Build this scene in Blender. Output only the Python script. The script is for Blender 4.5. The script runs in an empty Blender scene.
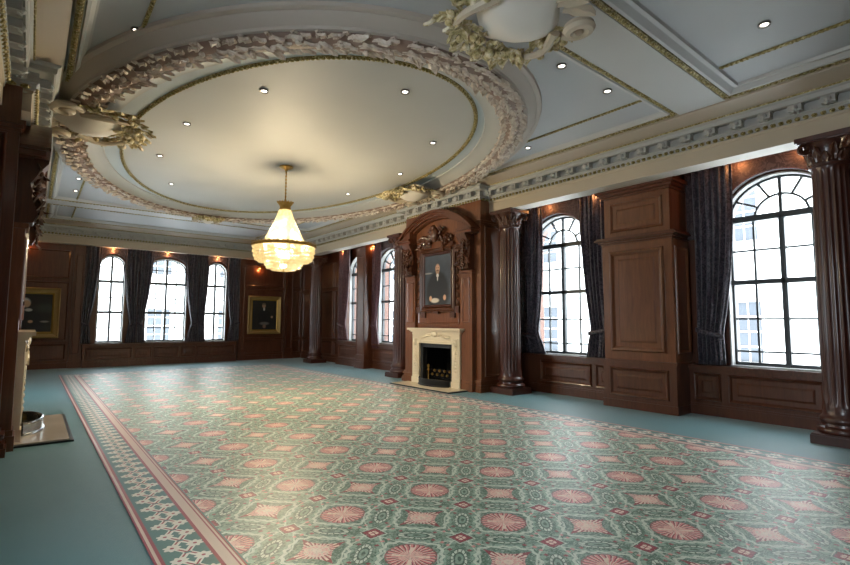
import bpy, bmesh, math, random
from mathutils import Vector, Matrix
random.seed(7)
PI = math.pi
sc = bpy.context.scene
COL = sc.collection
sin, cos = math.sin, math.cos

# ------------------------------------------------------------------ materials
def lin(c):
    return tuple(((v/255)/12.92 if v/255 <= .04045 else ((v/255+.055)/1.055)**2.4) for v in c)+(1,)

class NT:
    def __init__(s, name):
        s.m = bpy.data.materials.new(name); s.m.use_nodes = True
        s.t = s.m.node_tree; s.t.nodes.clear()
        s.out = s.t.nodes.new('ShaderNodeOutputMaterial')
    def node(s, typ, **kw):
        n = s.t.nodes.new(typ)
        for k, v in kw.items(): setattr(n, k, v)
        return n
    def link(s, a, b): s.t.links.new(a, b)
    def setin(s, n, key, v):
        if isinstance(v, X): s.link(v.s, n.inputs[key])
        elif isinstance(v, bpy.types.NodeSocket): s.link(v, n.inputs[key])
        else: n.inputs[key].default_value = v
    def math(s, op, a, b=None, c=None):
        n = s.node('ShaderNodeMath', operation=op)
        for i, v in enumerate((a, b, c)):
            if v is not None: s.setin(n, i, v)
        return X(s, n.outputs[0])
    def coord(s, kind='Object'):
        n = s.node('ShaderNodeTexCoord'); return n.outputs[kind]
    def xyz(s, kind='Object'):
        n = s.node('ShaderNodeSeparateXYZ'); s.link(s.coord(kind), n.inputs[0])
        return [X(s, n.outputs[i]) for i in range(3)]
    def noise(s, scale, detail=3, vec=None, rough=.5, dist=0):
        n = s.node('ShaderNodeTexNoise'); n.inputs['Scale'].default_value = scale
        n.inputs['Detail'].default_value = detail; n.inputs['Roughness'].default_value = rough
        n.inputs['Distortion'].default_value = dist
        s.link(vec if vec is not None else s.coord(), n.inputs['Vector'])
        return X(s, n.outputs['Fac'] if 'Fac' in n.outputs else n.outputs[0])
    def scaled(s, v3, kind='Object'):
        n = s.node('ShaderNodeMapping'); n.inputs['Scale'].default_value = v3
        s.link(s.coord(kind), n.inputs['Vector']); return n.outputs[0]
    def mix(s, f, a, b):
        n = s.node('ShaderNodeMix', data_type='RGBA')
        s.setin(n, 0, f)
        for i, v in ((6, a), (7, b)):
            if isinstance(v, bpy.types.NodeSocket): s.link(v, n.inputs[i])
            else: n.inputs[i].default_value = v
        return n.outputs[2]
    def ramp(s, f, stops):
        n = s.node('ShaderNodeValToRGB'); s.setin(n, 0, f)
        e = n.color_ramp.elements
        while len(e) < len(stops): e.new(.5)
        for el, (p, c) in zip(e, stops): el.position = p; el.color = c
        return n.outputs[0]
    def bsdf(s, color, rough=.5, metal=0, bump=None, bstr=.3, bdist=.01, **kw):
        n = s.node('ShaderNodeBsdfPrincipled')
        s.setin(n, 'Base Color', color); s.setin(n, 'Roughness', rough); n.inputs['Metallic'].default_value = metal
        for k, v in kw.items(): s.setin(n, k.replace('_', ' '), v)
        if bump is not None:
            b = s.node('ShaderNodeBump'); b.inputs['Strength'].default_value = bstr; b.inputs['Distance'].default_value = bdist
            s.setin(b, 'Height', bump); s.link(b.outputs[0], n.inputs['Normal'])
        s.link(n.outputs[0], s.out.inputs[0]); return s.m

class X:
    def __init__(a, t, s): a.t, a.s = t, s
    def __add__(a, b): return a.t.math('ADD', a, b)
    __radd__ = __add__
    def __sub__(a, b): return a.t.math('SUBTRACT', a, b)
    def __rsub__(a, b): return a.t.math('SUBTRACT', b, a)
    def __mul__(a, b): return a.t.math('MULTIPLY', a, b)
    __rmul__ = __mul__
    def __truediv__(a, b): return a.t.math('DIVIDE', a, b)
    def lt(a, b): return a.t.math('LESS_THAN', a, b)
    def gt(a, b): return a.t.math('GREATER_THAN', a, b)
    def abs(a): return a.t.math('ABSOLUTE', a)
    def sin(a): return a.t.math('SINE', a)
    def cos(a): return a.t.math('COSINE', a)
    def sqrt(a): return a.t.math('SQRT', a)
    def rnd(a): return a.t.math('ROUND', a)
    def mod(a, b): return a.t.math('FLOORED_MODULO', a, b)
    def max(a, b): return a.t.math('MAXIMUM', a, b)
    def min(a, b): return a.t.math('MINIMUM', a, b)
    def atan2(a, b): return a.t.math('ARCTAN2', a, b)
    def near(a, v, w): return (a-v).abs().lt(w)
    def between(a, lo, hi): return a.gt(lo)*a.lt(hi)
    # smooth version of lt
    def slt(a, b, w):
        n = a.t.node('ShaderNodeMapRange'); n.interpolation_type = 'SMOOTHSTEP'
        n.inputs['From Min'].default_value = b-w; n.inputs['From Max'].default_value = b+w
        n.inputs['To Min'].default_value = 1; n.inputs['To Max'].default_value = 0
        a.t.setin(n, 0, a); return X(a.t, n.outputs[0])

M = {}
def wood(name, dark, light, rough=.3, coat=.3, bump=.04):
    t = NT(name)
    g = t.noise(3.2, 6, t.scaled((6, 6, .55)), .6, 1.2)
    f = t.noise(1.4, 2, t.scaled((1, 1, .6)))
    fine = t.noise(60, 2, t.scaled((3, 3, .12)))
    v = g*.7+f*.3
    c = t.ramp(v, [(.3, lin(dark)), (.7, lin(light))])
    c = t.mix(fine*.2, c, lin(tuple(int(k*.6) for k in dark)))
    M[name] = t.bsdf(c, rough, 0, fine, bump, .001, Coat_Weight=coat, Coat_Roughness=.08)
wood('mahogany', (68, 35, 22), (110, 64, 42))
wood('mahogany_warm', (94, 55, 34), (136, 86, 56), .3, .5)
wood('mahogany_deep', (56, 27, 20), (88, 46, 34), .34, .35, 0.0)
wood('mahogany_carved', (54, 28, 17), (98, 56, 34), .36, .2)

def plaster(name, c, rough=.6, amp=.05):
    t = NT(name)
    n = t.noise(1.3, 4); f = t.noise(45, 2)
    d = lin(tuple(int(k*(1-amp)) for k in c))
    M[name] = t.bsdf(t.mix(n, d, lin(c)), rough, 0, f, .05, .003)
plaster('plaster_grey', (176, 176, 172))
plaster('plaster_sky', (176, 186, 190))
plaster('plaster_tan', (178, 168, 156))
plaster('leaf_ground_shade', (146, 122, 108))  # pinkish ground, darkened so gaps between the leaves read as shaded crevices
plaster('plaster_blue', (178, 180, 182))
plaster('plaster_cream', (190, 176, 154))
plaster('plaster_pink', (184, 170, 152))
plaster('plaster_white', (192, 192, 190))
plaster('marble_cream', (236, 224, 200), .25, .12)
plaster('marble_grey', (196, 186, 176), .25, .2)
plaster('plaster_shell', (222, 216, 206))
plaster('stone_pale', (226, 226, 222), .8)

def simple(name, c, rough=.5, metal=0, **kw):
    t = NT(name); n = t.noise(30, 2)
    d = lin(tuple(int(k*.88) for k in c))
    M[name] = t.bsdf(t.mix(n, d, lin(c)), rough, metal, **kw)
simple('brass', (186, 148, 78), .3, .9)
simple('gilt', (190, 152, 76), .38, .6)
simple('gilt_frame', (182, 150, 92), .42, .35)
simple('black_iron', (22, 22, 23), .45, .4)
simple('slate', (40, 42, 44), .35)
simple('steel', (170, 172, 172), .2, 1)
simple('frame_paint', (52, 58, 62), .4)
simple('charcoal', (26, 24, 23), .9)
simple('building_glass', (62, 68, 74), .6)
simple('lamp_trim', (120, 118, 112), .35, .5)

def goldgreen():
    t = NT('gold_green')
    x, y, z = t.xyz()
    n = t.noise(38, 4, None, .7)
    c = t.ramp(n, [(.3, lin((78, 74, 38))), (.5, lin((132, 116, 56))), (.64, lin((196, 186, 146)))])
    M['gold_green'] = t.bsdf(c, .45, .25, n, .6, .01)
goldgreen()
def leafpaint():
    t = NT('leaf_plaster')
    n = t.noise(9, 5, None, .65)
    c = t.ramp(n, [(.3, lin((140, 122, 108))), (.5, lin((198, 182, 166))), (.68, lin((216, 206, 192)))])
    M['leaf_plaster'] = t.bsdf(c, .55)
    t = NT('leaf_gilt')
    n = t.noise(16, 5, None, .65)
    c = t.ramp(n, [(.34, lin((118, 106, 58))), (.5, lin((190, 174, 128))), (.64, lin((222, 212, 188)))])
    M['leaf_gilt'] = t.bsdf(c, .5, .1)
leafpaint()

def carpet():
    t = NT('teal_carpet')
    n = t.noise(.9, 5, None, .6); f = t.noise(260, 2); h = t.noise(18, 3)
    c = t.mix(n, lin((44, 104, 114)), lin((72, 136, 146)))
    c = t.mix(f*.35, c, lin((46, 92, 96)))
    c = t.mix(h*.2, c, lin((96, 148, 148)))
    M['teal_carpet'] = t.bsdf(c, .5, 0, f, .4, .004, Sheen_Weight=.35, Sheen_Roughness=.3, Specular_IOR_Level=.7)
carpet()

RUG = (.63, -.55, 6.38, 15.7)
def rug():
    t = NT('rug_pattern')
    x, y, z = t.xyz()
    wob = t.noise(11, 2)-.5; wob2 = t.noise(13, 2, t.scaled((1.3, 1.1, 1)))-.5
    g = .4075
    i = (x-2.25)/g+wob*.05; j = (y-2.82)/g+wob2*.05
    a = (i+j)*.5; b = (i-j)*.5
    ra = a.rnd(); rb = b.rnd()
    p = a-ra; q = b-rb
    par = (ra+rb).mod(2.0)                   # 0 star, 1 round medallion
    r = (p*p+q*q).sqrt(); th = q.atan2(p)
    ap = p.abs(); aq = q.abs()
    dp = .5-ap; dq = .5-aq
    fl = t.noise(70, 2); fl2 = t.noise(34, 3)
    GREEN = lin((70, 112, 92)); SAGE = lin((152, 184, 166)); PALE = lin((214, 226, 212)); DK = lin((50, 88, 72))
    PINK = lin((226, 142, 140)); CREAM = lin((246, 222, 206)); CRIM = lin((150, 26, 54))
    c = t.mix(fl2.slt(.46, .05)*.4, GREEN, SAGE)
    dash = ((p+q)*64.0).sin(); dash2 = ((p-q)*64.0).sin()
    c = t.mix((t.noise(46, 1, t.scaled((1, 3, 1)))).gt(.6)*.55, c, PALE)
    for d_, o_ in ((dp, q), (dq, p)):
        k2 = (o_*2*PI).cos()
        # wide interlaced strands swinging out between the diamonds
        c = t.mix((d_-.105-k2*.055).near(0, .03)*(o_*58.0).sin().gt(-.55)*.9, c, SAGE)
        c = t.mix((d_-.15-k2*.07).near(0, .011)*.9, c, PALE)
        E2 = ((d_/.074)*(d_/.074)+(o_/.19)*(o_/.19)).sqrt()
        c = t.mix(E2.lt(1.2)*.9, c, DK)
        c = t.mix(E2.near(.96, .17)*((o_.atan2(d_*2.0))*13.0).sin().gt(-.75), c, PALE)
        c = t.mix(E2.near(.42, .16)*.8, c, SAGE)
    # scalloped outline round the motif
    sq = (ap.max(aq))*.55+r*.5+(th*16.0).sin()*.014
    c = t.mix(sq.near(.345, .02)*.95, c, PALE)
    c = t.mix(sq.near(.388, .009)*dash.gt(-.2)*.8, c, SAGE)
    c = t.mix(sq.near(.312, .007)*dash2.gt(0.0)*.8, c, SAGE)
    # small red flecks
    c = t.mix(((ap-.40).abs()+(aq-.2).abs()).lt(.03)*.9, c, CRIM)
    c = t.mix(((ap-.2).abs()+(aq-.40).abs()).lt(.03)*.9, c, CRIM)
    c = t.mix(((ap-.36).abs()+(aq-.3).abs()).lt(.028)*.9, c, PINK)
    c = t.mix(((ap-.3).abs()+(aq-.36).abs()).lt(.028)*.9, c, PINK)
    # star
    mx = ap.max(aq); mn = ap.min(aq)
    st = mx-(mn*mn*1.35)
    rays = (th*26.0).sin()
    isS = par.lt(.5); isM = par.gt(.5)
    starm = st.lt(.17)*r.lt(.345)*isS
    c = t.mix(starm, c, t.mix(rays.gt(.2)*r.gt(.14), CREAM, CRIM))
    c = t.mix(starm*r.between(.05, .2)*fl.gt(.53)*.7, c, PINK)
    c = t.mix(starm*r.gt(.25), c, CRIM)
    # round medallion
    med = (r+rays*.008).lt(.262)*isM
    mc = t.mix((rays+(.262-r)*2.5).gt(.4), PINK, CREAM)
    mc = t.mix(((th*26.0+1.2).sin()).gt(.55)*r.gt(.13), mc, CRIM)
    mc = t.mix((th*4.0).cos().gt(.86)*r.lt(.2), mc, CREAM)
    c = t.mix(med, c, mc)
    c = t.mix((r).near(.272, .008)*isM*.7, c, CRIM)
    # red diamonds on the tile corners
    di = dp+dq
    c = t.mix(di.lt(.165), c, PALE)
    c = t.mix(di.lt(.145), c, DK)
    c = t.mix(di.lt(.128), c, CRIM)
    c = t.mix((dp-dq).abs().near(.03, .022)*di.lt(.07), c, CREAM)
    c = t.mix((dp-dq).abs().lt(.012)*di.between(.128, .26)*.9, c, PALE)
    c = t.mix(fl.slt(.42, .05)*.25, c, DK)
    c = t.mix(fl.gt(.6)*.18, c, PALE)
    # border
    x0, y0, x1, y1 = RUG
    e = (x-x0).min(x1-x).min((y-y0).min(y1-y))
    ex = (x-x0).min(x1-x); ey = (y-y0).min(y1-y)
    along = t.mix(ex.lt(ey), x.s, y.s)
    sep = t.node('ShaderNodeSeparateColor'); t.link(along, sep.inputs[0]); al = X(t, sep.outputs[0])
    TEAL = lin((54, 112, 106)); BEIGE = lin((214, 190, 176))
    def band(c, lo, hi, colr): return t.mix(e.between(lo, hi), c, colr)
    c = t.mix(e.lt(.425), c, TEAL)
    c = band(c, -.1, .012, CRIM); c = band(c, .012, .03, BEIGE); c = band(c, .03, .05, CRIM)
    c = band(c, .30, .322, CRIM); c = band(c, .322, .382, BEIGE); c = band(c, .382, .392, CRIM)
    c = band(c, .392, .405, BEIGE); c = band(c, .405, .416, CRIM)
    GARL = lin((226, 222, 210))
    # floral garland: two rows of fan flowers joined by a lattice
    k = al/.2; kf = (k-k.rnd()); ka = kf.abs(); w_ = (e-.1875).abs()
    lat = w_-(1.0-ka*2.0)*.062
    c = t.mix(lat.near(0, .024)*e.between(.1, .275), c, GARL)
    c = t.mix(lat.near(.004, .007)*e.between(.1, .275), c, CRIM)
    fx = w_-.066; fy = kf*.2
    fr_ = (fx*fx+fy*fy).sqrt(); fa = fy.atan2(fx)
    pet = (fr_+(fa*7.0).cos()*.007).lt(.046)
    c = t.mix(pet*e.between(.05, .3), c, GARL)
    c = t.mix(fr_.lt(.012), c, CRIM)
    c = t.mix((kf-.5).abs().lt(.1)*w_.lt(.02), c, TEAL)
    M['rug_pattern'] = t.bsdf(c, .45, 0, fl, .3, .004, Sheen_Weight=.22, Sheen_Roughness=.3, Specular_IOR_Level=.55)
rug()

def fabric(name, base, motif, rough=.7):
    t = NT(name)
    x, y, z = t.xyz()
    n = t.noise(6, 3, None, .5, 1.8); f = t.noise(140, 2)
    sw = ((n*34.0).sin()).gt(.15)
    c = t.mix(sw*.85, lin(base), lin(motif))
    M[name] = t.bsdf(c, rough, 0, f, .15, .003, Sheen_Weight=.25)
fabric('curtain_damask', (44, 38, 50), (92, 84, 94), .5)
fabric('curtain_plum', (70, 34, 44), (96, 58, 66), .55)
fabric('pelmet_damask', (44, 28, 34), (78, 64, 66))
fabric('curtain_lining', (176, 170, 172), (160, 154, 158))

def glass():
    t = NT('window_glass')
    tr = t.node('ShaderNodeBsdfTransparent'); tr.inputs[0].default_value = (.97, .985, 1, 1)
    gl = t.node('ShaderNodeBsdfGlossy'); gl.inputs['Roughness'].default_value = .03
    mx = t.node('ShaderNodeMixShader'); mx.inputs[0].default_value = .06
    n = t.noise(3, 1); b = t.node('ShaderNodeBump'); b.inputs['Strength'].default_value = .02
    t.setin(b, 'Height', n); t.link(b.outputs[0], gl.inputs['Normal'])
    t.link(tr.outputs[0], mx.inputs[1]); t.link(gl.outputs[0], mx.inputs[2]); t.link(mx.outputs[0], t.out.inputs[0])
    M['window_glass'] = t.m
glass()
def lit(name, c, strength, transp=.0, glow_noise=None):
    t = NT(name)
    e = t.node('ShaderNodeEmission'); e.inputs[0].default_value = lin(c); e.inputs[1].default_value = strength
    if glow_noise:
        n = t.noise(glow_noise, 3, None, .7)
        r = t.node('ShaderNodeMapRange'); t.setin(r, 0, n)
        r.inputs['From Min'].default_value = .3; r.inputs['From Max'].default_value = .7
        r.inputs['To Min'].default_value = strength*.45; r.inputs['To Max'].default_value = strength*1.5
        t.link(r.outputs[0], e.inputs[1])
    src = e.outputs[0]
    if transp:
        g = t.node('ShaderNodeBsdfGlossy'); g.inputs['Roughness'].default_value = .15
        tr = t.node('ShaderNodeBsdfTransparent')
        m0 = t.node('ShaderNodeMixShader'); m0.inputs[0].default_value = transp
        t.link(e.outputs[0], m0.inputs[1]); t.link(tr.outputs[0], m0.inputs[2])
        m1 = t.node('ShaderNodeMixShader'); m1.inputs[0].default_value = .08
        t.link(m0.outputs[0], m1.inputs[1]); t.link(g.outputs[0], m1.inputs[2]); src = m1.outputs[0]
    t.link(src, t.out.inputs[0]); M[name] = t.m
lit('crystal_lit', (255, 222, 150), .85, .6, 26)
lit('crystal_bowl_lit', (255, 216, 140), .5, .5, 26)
lit('bulb_warm', (255, 214, 150), 8)
lit('downlight_lit', (255, 246, 232), 5)
lit('spot_lit', (255, 150, 70), 12)

def portrait_mat(name, sx, sy, bg, face, variant):
    """generated coordinates: u across, v up."""
    t = NT(name)
    x, y, z = t.xyz('Generated')
    u, v = x, z
    n = t.noise(5, 4, t.coord('Generated'))
    c = t.mix(n, lin(bg), lin(tuple(int(k*.55) for k in bg)))
    def ell(cx, cy, rx, ry, colr, c, soft=.15):
        d = (((u-cx)/rx)*((u-cx)/rx)+((v-cy)/ry)*((v-cy)/ry)).sqrt()
        return t.mix(d.slt(1, soft), c, lin(colr))
    coat = (20, 20, 24)
    skin2 = tuple(int(k*.85) for k in face)
    if variant == 0:      # half-length seated sitter, papers at the lower edge
        c = ell(.5, .26, .42, .40, coat, c); c = ell(.5, .45, .27, .2, coat, c)
        c = ell(.5, .72, .08, .085, face, c, .25); c = ell(.5, .65, .06, .05, skin2, c, .3); c = ell(.5, .68, .05, .012, (120, 84, 66), c, .5)
        c = ell(.47, .735, .014, .008, (70, 46, 38), c, .4); c = ell(.53, .735, .014, .008, (70, 46, 38), c, .4)
        c = ell(.5, .585, .045, .035, (226, 222, 214), c, .3); c = ell(.5, .53, .02, .05, (206, 202, 196), c, .4)
        c = ell(.14, .64, .15, .016, (150, 146, 140), c, .4)
        c = ell(.40, .10, .15, .045, (206, 198, 186), c, .3); c = ell(.24, .14, .05, .05, face, c, .3); c = ell(.76, .15, .05, .05, face, c, .3)
    elif variant == 1:    # old sitter turned aside, pale hair, hands and papers
        c = ell(.52, .25, .32, .42, coat, c); c = ell(.86, .62, .16, .10, (52, 55, 52), c, .7)
        c = ell(.515, .75, .085, .105, (206, 200, 192), c, .3); c = ell(.545, .72, .06, .085, face, c, .25)
        c = ell(.58, .57, .06, .035, (196, 186, 176), c, .3)
        c = ell(.62, .29, .04, .035, face, c, .3); c = ell(.85, .29, .07, .022, (150, 138, 128), c, .4)
    else:                 # standing figure facing forward
        c = ell(.5, .33, .25, .36, coat, c); c = ell(.5, .52, .2, .17, coat, c)
        c = ell(.47, .80, .065, .075, face, c, .25); c = ell(.47, .85, .065, .03, (120, 100, 84), c, .3); c = ell(.48, .69, .035, .05, (208, 202, 194), c, .3)
        c = ell(.5, .23, .17, .05, (112, 106, 102), c, .4); c = ell(.5, .14, .06, .06, (140, 108, 92), c, .4)
        c = ell(.78, .44, .04, .035, face, c, .3)
    M[name] = t.bsdf(c, .6, 0, t.noise(90, 2, t.coord('Generated')), .1, .002)
portrait_mat('canvas_overmantel', 1, 1, (74, 82, 94), (206, 160, 128), 0)
portrait_mat('canvas_sitter', 1, 1, (36, 35, 31), (206, 164, 132), 1)
portrait_mat('canvas_standing', 1, 1, (42, 40, 35), (180, 140, 112), 2)

# ------------------------------------------------------------------ mesh helper
class MB:
    def __init__(s): s.bm = bmesh.new()
    def v(s, p): return s.bm.verts.new(p)
    def face(s, vs):
        try: return s.bm.faces.new(vs)
        except ValueError: return None
    def box(s, x0, y0, z0, x1, y1, z1):
        if x0 > x1: x0, x1 = x1, x0
        if y0 > y1: y0, y1 = y1, y0
        if z0 > z1: z0, z1 = z1, z0
        c = [s.v((x, y, z)) for z in (z0, z1) for y in (y0, y1) for x in (x0, x1)]
        for f in ((0, 2, 3, 1), (4, 5, 7, 6), (0, 1, 5, 4), (1, 3, 7, 5), (3, 2, 6, 7), (2, 0, 4, 6)):
            s.face([c[k] for k in f])
        return s
    def prism(s, pts, y0, y1):
        """polygon in (x,z) extruded in y"""
        a = [s.v((p[0], y0, p[1])) for p in pts]; b = [s.v((p[0], y1, p[1])) for p in pts]
        s.face(a); s.face(b[::-1]); n = len(pts)
        for k in range(n): s.face([a[k], b[k], b[(k+1) % n], a[(k+1) % n]])
        return s
    def prism_x(s, pts, x0, x1):
        a = [s.v((x0, p[0], p[1])) for p in pts]; b = [s.v((x1, p[0], p[1])) for p in pts]
        s.face(a[::-1]); s.face(b); n = len(pts)
        for k in range(n): s.face([a[(k+1) % n], b[(k+1) % n], b[k], a[k]])
        return s
    def rings(s, rings, close=True, cap=True):
        """list of vertex-position rings joined"""
        vr = [[s.v(p) for p in r] for r in rings]
        n = len(vr[0])
        for r0, r1 in zip(vr, vr[1:]):
            for k in range(n if close else n-1):
                s.face([r0[k], r0[(k+1) % n], r1[(k+1) % n], r1[k]])
        if cap and close:
            s.face(vr[0][::-1]); s.face(vr[-1])
        return s
    def lathe(s, prof, seg=32, c=(0, 0, 0), cap=True, rf=None):
        R = []
        for r, z in prof:
            R.append([(c[0]+(r*(rf(k/seg*2*PI, z) if rf else 1))*cos(k/seg*2*PI), c[1]+(r*(rf(k/seg*2*PI, z) if rf else 1))*sin(k/seg*2*PI), c[2]+z) for k in range(seg)])
        return s.rings(R, True, cap)
    def tube(s, path, rad, seg=8, cap=True):
        P = [Vector(p) for p in path]; R = []; n = len(P)
        up = None
        for k in range(n):
            d = (P[min(k+1, n-1)]-P[max(k-1, 0)]).normalized()
            if up is None:
                up = Vector((0, 0, 1)) if abs(d.z) < .9 else Vector((1, 0, 0))
            u = (up-d*up.dot(d)).normalized(); w = d.cross(u); up = u
            rr = rad[k] if isinstance(rad, (list, tuple)) else rad
            R.append([tuple(P[k]+(u*cos(a)+w*sin(a))*rr) for a in [q/seg*2*PI for q in range(seg)]])
        return s.rings(R, True, cap)
    def blob(s, c, r, rot=None, seg=8, rn=5):
        m = rot if rot else Matrix.Identity(3)
        R = []
        for i in range(rn+1):
            ph = -PI/2+PI*i/rn
            ph = max(-PI/2+.05, min(PI/2-.05, ph))
            R.append([tuple(Vector(c)+m@Vector((r[0]*cos(ph)*cos(a), r[1]*cos(ph)*sin(a), r[2]*sin(ph)))) for a in [k/seg*2*PI for k in range(seg)]])
        return s.rings(R)
    def leaf(s, c, d, n, L, W, curl=.4, segs=4):
        """lobed leaf starting at c going along d, lifted along n"""
        c = Vector(c); d = Vector(d).normalized(); n = Vector(n).normalized(); w = d.cross(n)
        rows = []
        for i in range(segs+1):
            t = i/segs
            wd = W*(sin(PI*min(1, .15+.85*t))**.7)*(1+.18*(-1)**i)
            if i == segs: wd = W*.06
            h = curl*L*(t**2)*(1 if t < .8 else .6)
            o = c+d*(L*t)
            rows.append([tuple(o+w*(-wd)+n*(h*.7-.0)), tuple(o+w*(-wd*.5)+n*(h+W*.3)), tuple(o+n*(h+W*.12)), tuple(o+w*(wd*.5)+n*(h+W*.3)), tuple(o+w*wd+n*(h*.7))])
        return s.rings(rows, False, False)
    def rect_mould(s, O, U, V, N, u0, v0, u1, v1, prof):
        """mitred moulding round a rectangle; prof = (inset, height) pairs"""
        O, U, V, N = Vector(O), Vector(U), Vector(V), Vector(N)
        R = []
        for ins, h in prof:
            R.append([tuple(O+U*a+V*b+N*h) for a, b in ((u0+ins, v0+ins), (u1-ins, v0+ins), (u1-ins, v1-ins), (u0+ins, v1-ins))])
        return s.rings(R, True, False)
    def panel(s, O, U, V, N, u0, v0, u1, v1, mw=.055, mh=.03, field=True):
        s.rect_mould(O, U, V, N, u0, v0, u1, v1, [(0, -.002), (.004, mh*.5), (mw*.25, mh), (mw*.5, mh*.85), (mw*.8, mh*.25), (mw, -.004)])
        if field:
            g = mw+min(.05, .12*min(u1-u0, v1-v0))
            O2, U2, V2, N2 = Vector(O), Vector(U), Vector(V), Vector(N)
            if u1-u0 > 2*g+.08 and v1-v0 > 2*g+.08:
                s.rect_mould(O, U, V, N, u0+g, v0+g, u1-g, v1-g, [(0, -.003), (.035, .014)])
                q = g+.035
                s.face([s.v(tuple(O2+U2*a+V2*b+N2*.014)) for a, b in ((u0+q, v0+q), (u1-q, v0+q), (u1-q, v1-q), (u0+q, v1-q))])
        return s
    def obj(s, name, mat, parent=None, smooth=False, loc=None, recalc=True):
        if recalc: bmesh.ops.recalc_face_normals(s.bm, faces=s.bm.faces[:])
        if smooth:
            for f in s.bm.faces: f.smooth = True
        me = bpy.data.meshes.new(name); s.bm.to_mesh(me); s.bm.free()
        if smooth: 
            try: me.set_sharp_from_angle(angle=math.radians(40))
            except Exception: pass
        me.materials.append(M[mat])
        o = bpy.data.objects.new(name, me); COL.objects.link(o)
        if parent: o.parent = parent
        if loc: o.location = loc
        return o

def tag(o, label=None, cat=None, group=None, kind=None):
    if label: o['label'] = label
    if cat: o['category'] = cat
    if group: o['group'] = group
    if kind: o['kind'] = kind
    return o
def thing(name, label, cat, loc=(0, 0, 0), rz=0, group=None, kind=None):
    o = bpy.data.objects.new(name, None); COL.objects.link(o); o.empty_display_size = .1
    o.location = loc; o.rotation_euler = (0, 0, rz)
    return tag(o, label, cat, group, kind)
def kids(o): return [c for c in COL.objects if c.parent == o]
def dup(root, loc, rz=None, label=None, group=None, scale=None):
    r = root.copy(); COL.objects.link(r); r.location = loc
    if rz is not None: r.rotation_euler = (0, 0, rz)
    if label: r['label'] = label
    if group: r['group'] = group
    if scale: r.scale = scale
    for ch in kids(root):
        c = ch.copy(); COL.objects.link(c); c.parent = r
        for g in kids(ch):
            d = g.copy(); COL.objects.link(d); d.parent = c
    return r
def structure(o, label=None, cat=None): return tag(o, label, cat, None, 'structure')

# ------------------------------------------------------------------ camera
F, YAW, PIT, ROL = 488.0, .678091, .0811233, .00418275
fw = Vector((sin(YAW)*cos(PIT), cos(YAW)*cos(PIT), sin(PIT)))
rt = Vector((cos(YAW), -sin(YAW), 0)); up = rt.cross(fw)
r2 = rt*cos(ROL)+up*sin(ROL); u2 = -rt*sin(ROL)+up*cos(ROL)
cd = bpy.data.cameras.new('camera'); cam = bpy.data.objects.new('camera', cd); COL.objects.link(cam)
cam.matrix_world = Matrix(((r2.x, u2.x, -fw.x, 0), (r2.y, u2.y, -fw.y, 0), (r2.z, u2.z, -fw.z, 1.4), (0, 0, 0, 1)))
cd.sensor_fit = 'HORIZONTAL'; cd.sensor_width = 36; cd.lens = F/850*36; cd.clip_start = .05; cd.clip_end = 200
sc.camera = cam

# ------------------------------------------------------------------ setting
XR, XL, YF, YN = 8.35, -1.15, 18.1, -1.1       # wall faces
FRX, FLX, FFY, FNY = 7.36, -.36, 17.75, -.75    # frieze faces
ZB, ZT = 3.68, 4.3                              # beam soffit, ceiling
ZBAY = 4.12

structure(MB().box(XL-.4, YN-.4, -.2, XR+.4, YF+.4, 0).obj('floor', 'teal_carpet'), 'teal fitted carpet around the patterned rug', 'floor')
rugo = MB().box(RUG[0], RUG[1], .001, RUG[2], RUG[3], .008).obj('rug', 'rug_pattern')
tag(rugo, 'huge green and pink patterned carpet with floral border', 'rug')

def arch_pts(cx, a, zs, r, n=24):
    return [(cx-a*cos(PI*k/n), zs+r*sin(PI*k/n)) for k in range(n+1)]

# each wall has its own local frame: x along the wall, +y outwards, z up
FR = {'right': ((XR, 0, 0), -PI/2), 'left': ((XL, 0, 0), PI/2), 'far': ((0, YF, 0), 0), 'near': ((0, YN, 0), PI)}
def wl(side, c):                                # world coordinate along a wall -> local x
    return {'right': -c, 'left': c, 'far': c, 'near': -c}[side]
def place(o, side, along=0, z=0, depth=0):
    (lx, ly, lz), rz = FR[side]
    x = wl(side, along)
    o.location = (lx+x*cos(rz)-depth*sin(rz), ly+x*sin(rz)+depth*cos(rz), z); o.rotation_euler = (0, 0, rz)
    return o
# windows: (side, centre along wall, half width, sill, springing, rise, columns, rows, fan)
BIG = dict(a=.70, sill=.76, zs=3.0, r=.60, big=True)
MIDW = dict(a=.62, sill=.72, zs=3.08, r=.40, big=False)
SML = dict(a=.36, sill=.72, zs=3.10, r=.36, big=False)
WINS = [('right', 2.22, BIG), ('right', 6.0, BIG), ('right', 11.95, BIG), ('right', 13.78, BIG),
        ('far', 1.93, SML), ('far', 3.5, MIDW), ('far', 5.07, SML),
        ('left', 2.15, BIG), ('left', 11.95, BIG)]
def wall(side, lo, hi):
    m = MB(); th = .4; top = 4.6
    ws = sorted([(wl(side, c), w) for s, c, w in WINS if s == side], key=lambda q: q[0])
    a, b = sorted((wl(side, lo), wl(side, hi)))
    x = a
    for cx, w in ws:
        x0, x1 = cx-w['a'], cx+w['a']
        m.box(x, 0, 0, x0, th, top)
        m.box(x0, 0, 0, x1, th, w['sill'])
        P = arch_pts(cx, w['a'], w['zs'], w['r'])
        for p, q in zip(P, P[1:]): m.prism([p, q, (q[0], top), (p[0], top)], 0, th)
        x = x1
    m.box(x, 0, 0, b, th, top)
    o = m.obj('wall_'+side, 'mahogany'); place(o, side)
    structure(o, {'right': 'mahogany panelled wall behind the fireplace and tall windows', 'left': 'mahogany wall at the left edge of the hall', 'far': 'mahogany wall with three arched windows at the far end', 'near': 'mahogany wall behind the viewpoint'}[side], 'wall')
    return o
wall('right', YN-.4, YF+.4); wall('left', YN-.4, YF+.4); wall('far', XL, XR); wall('near', XL, XR)

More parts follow.
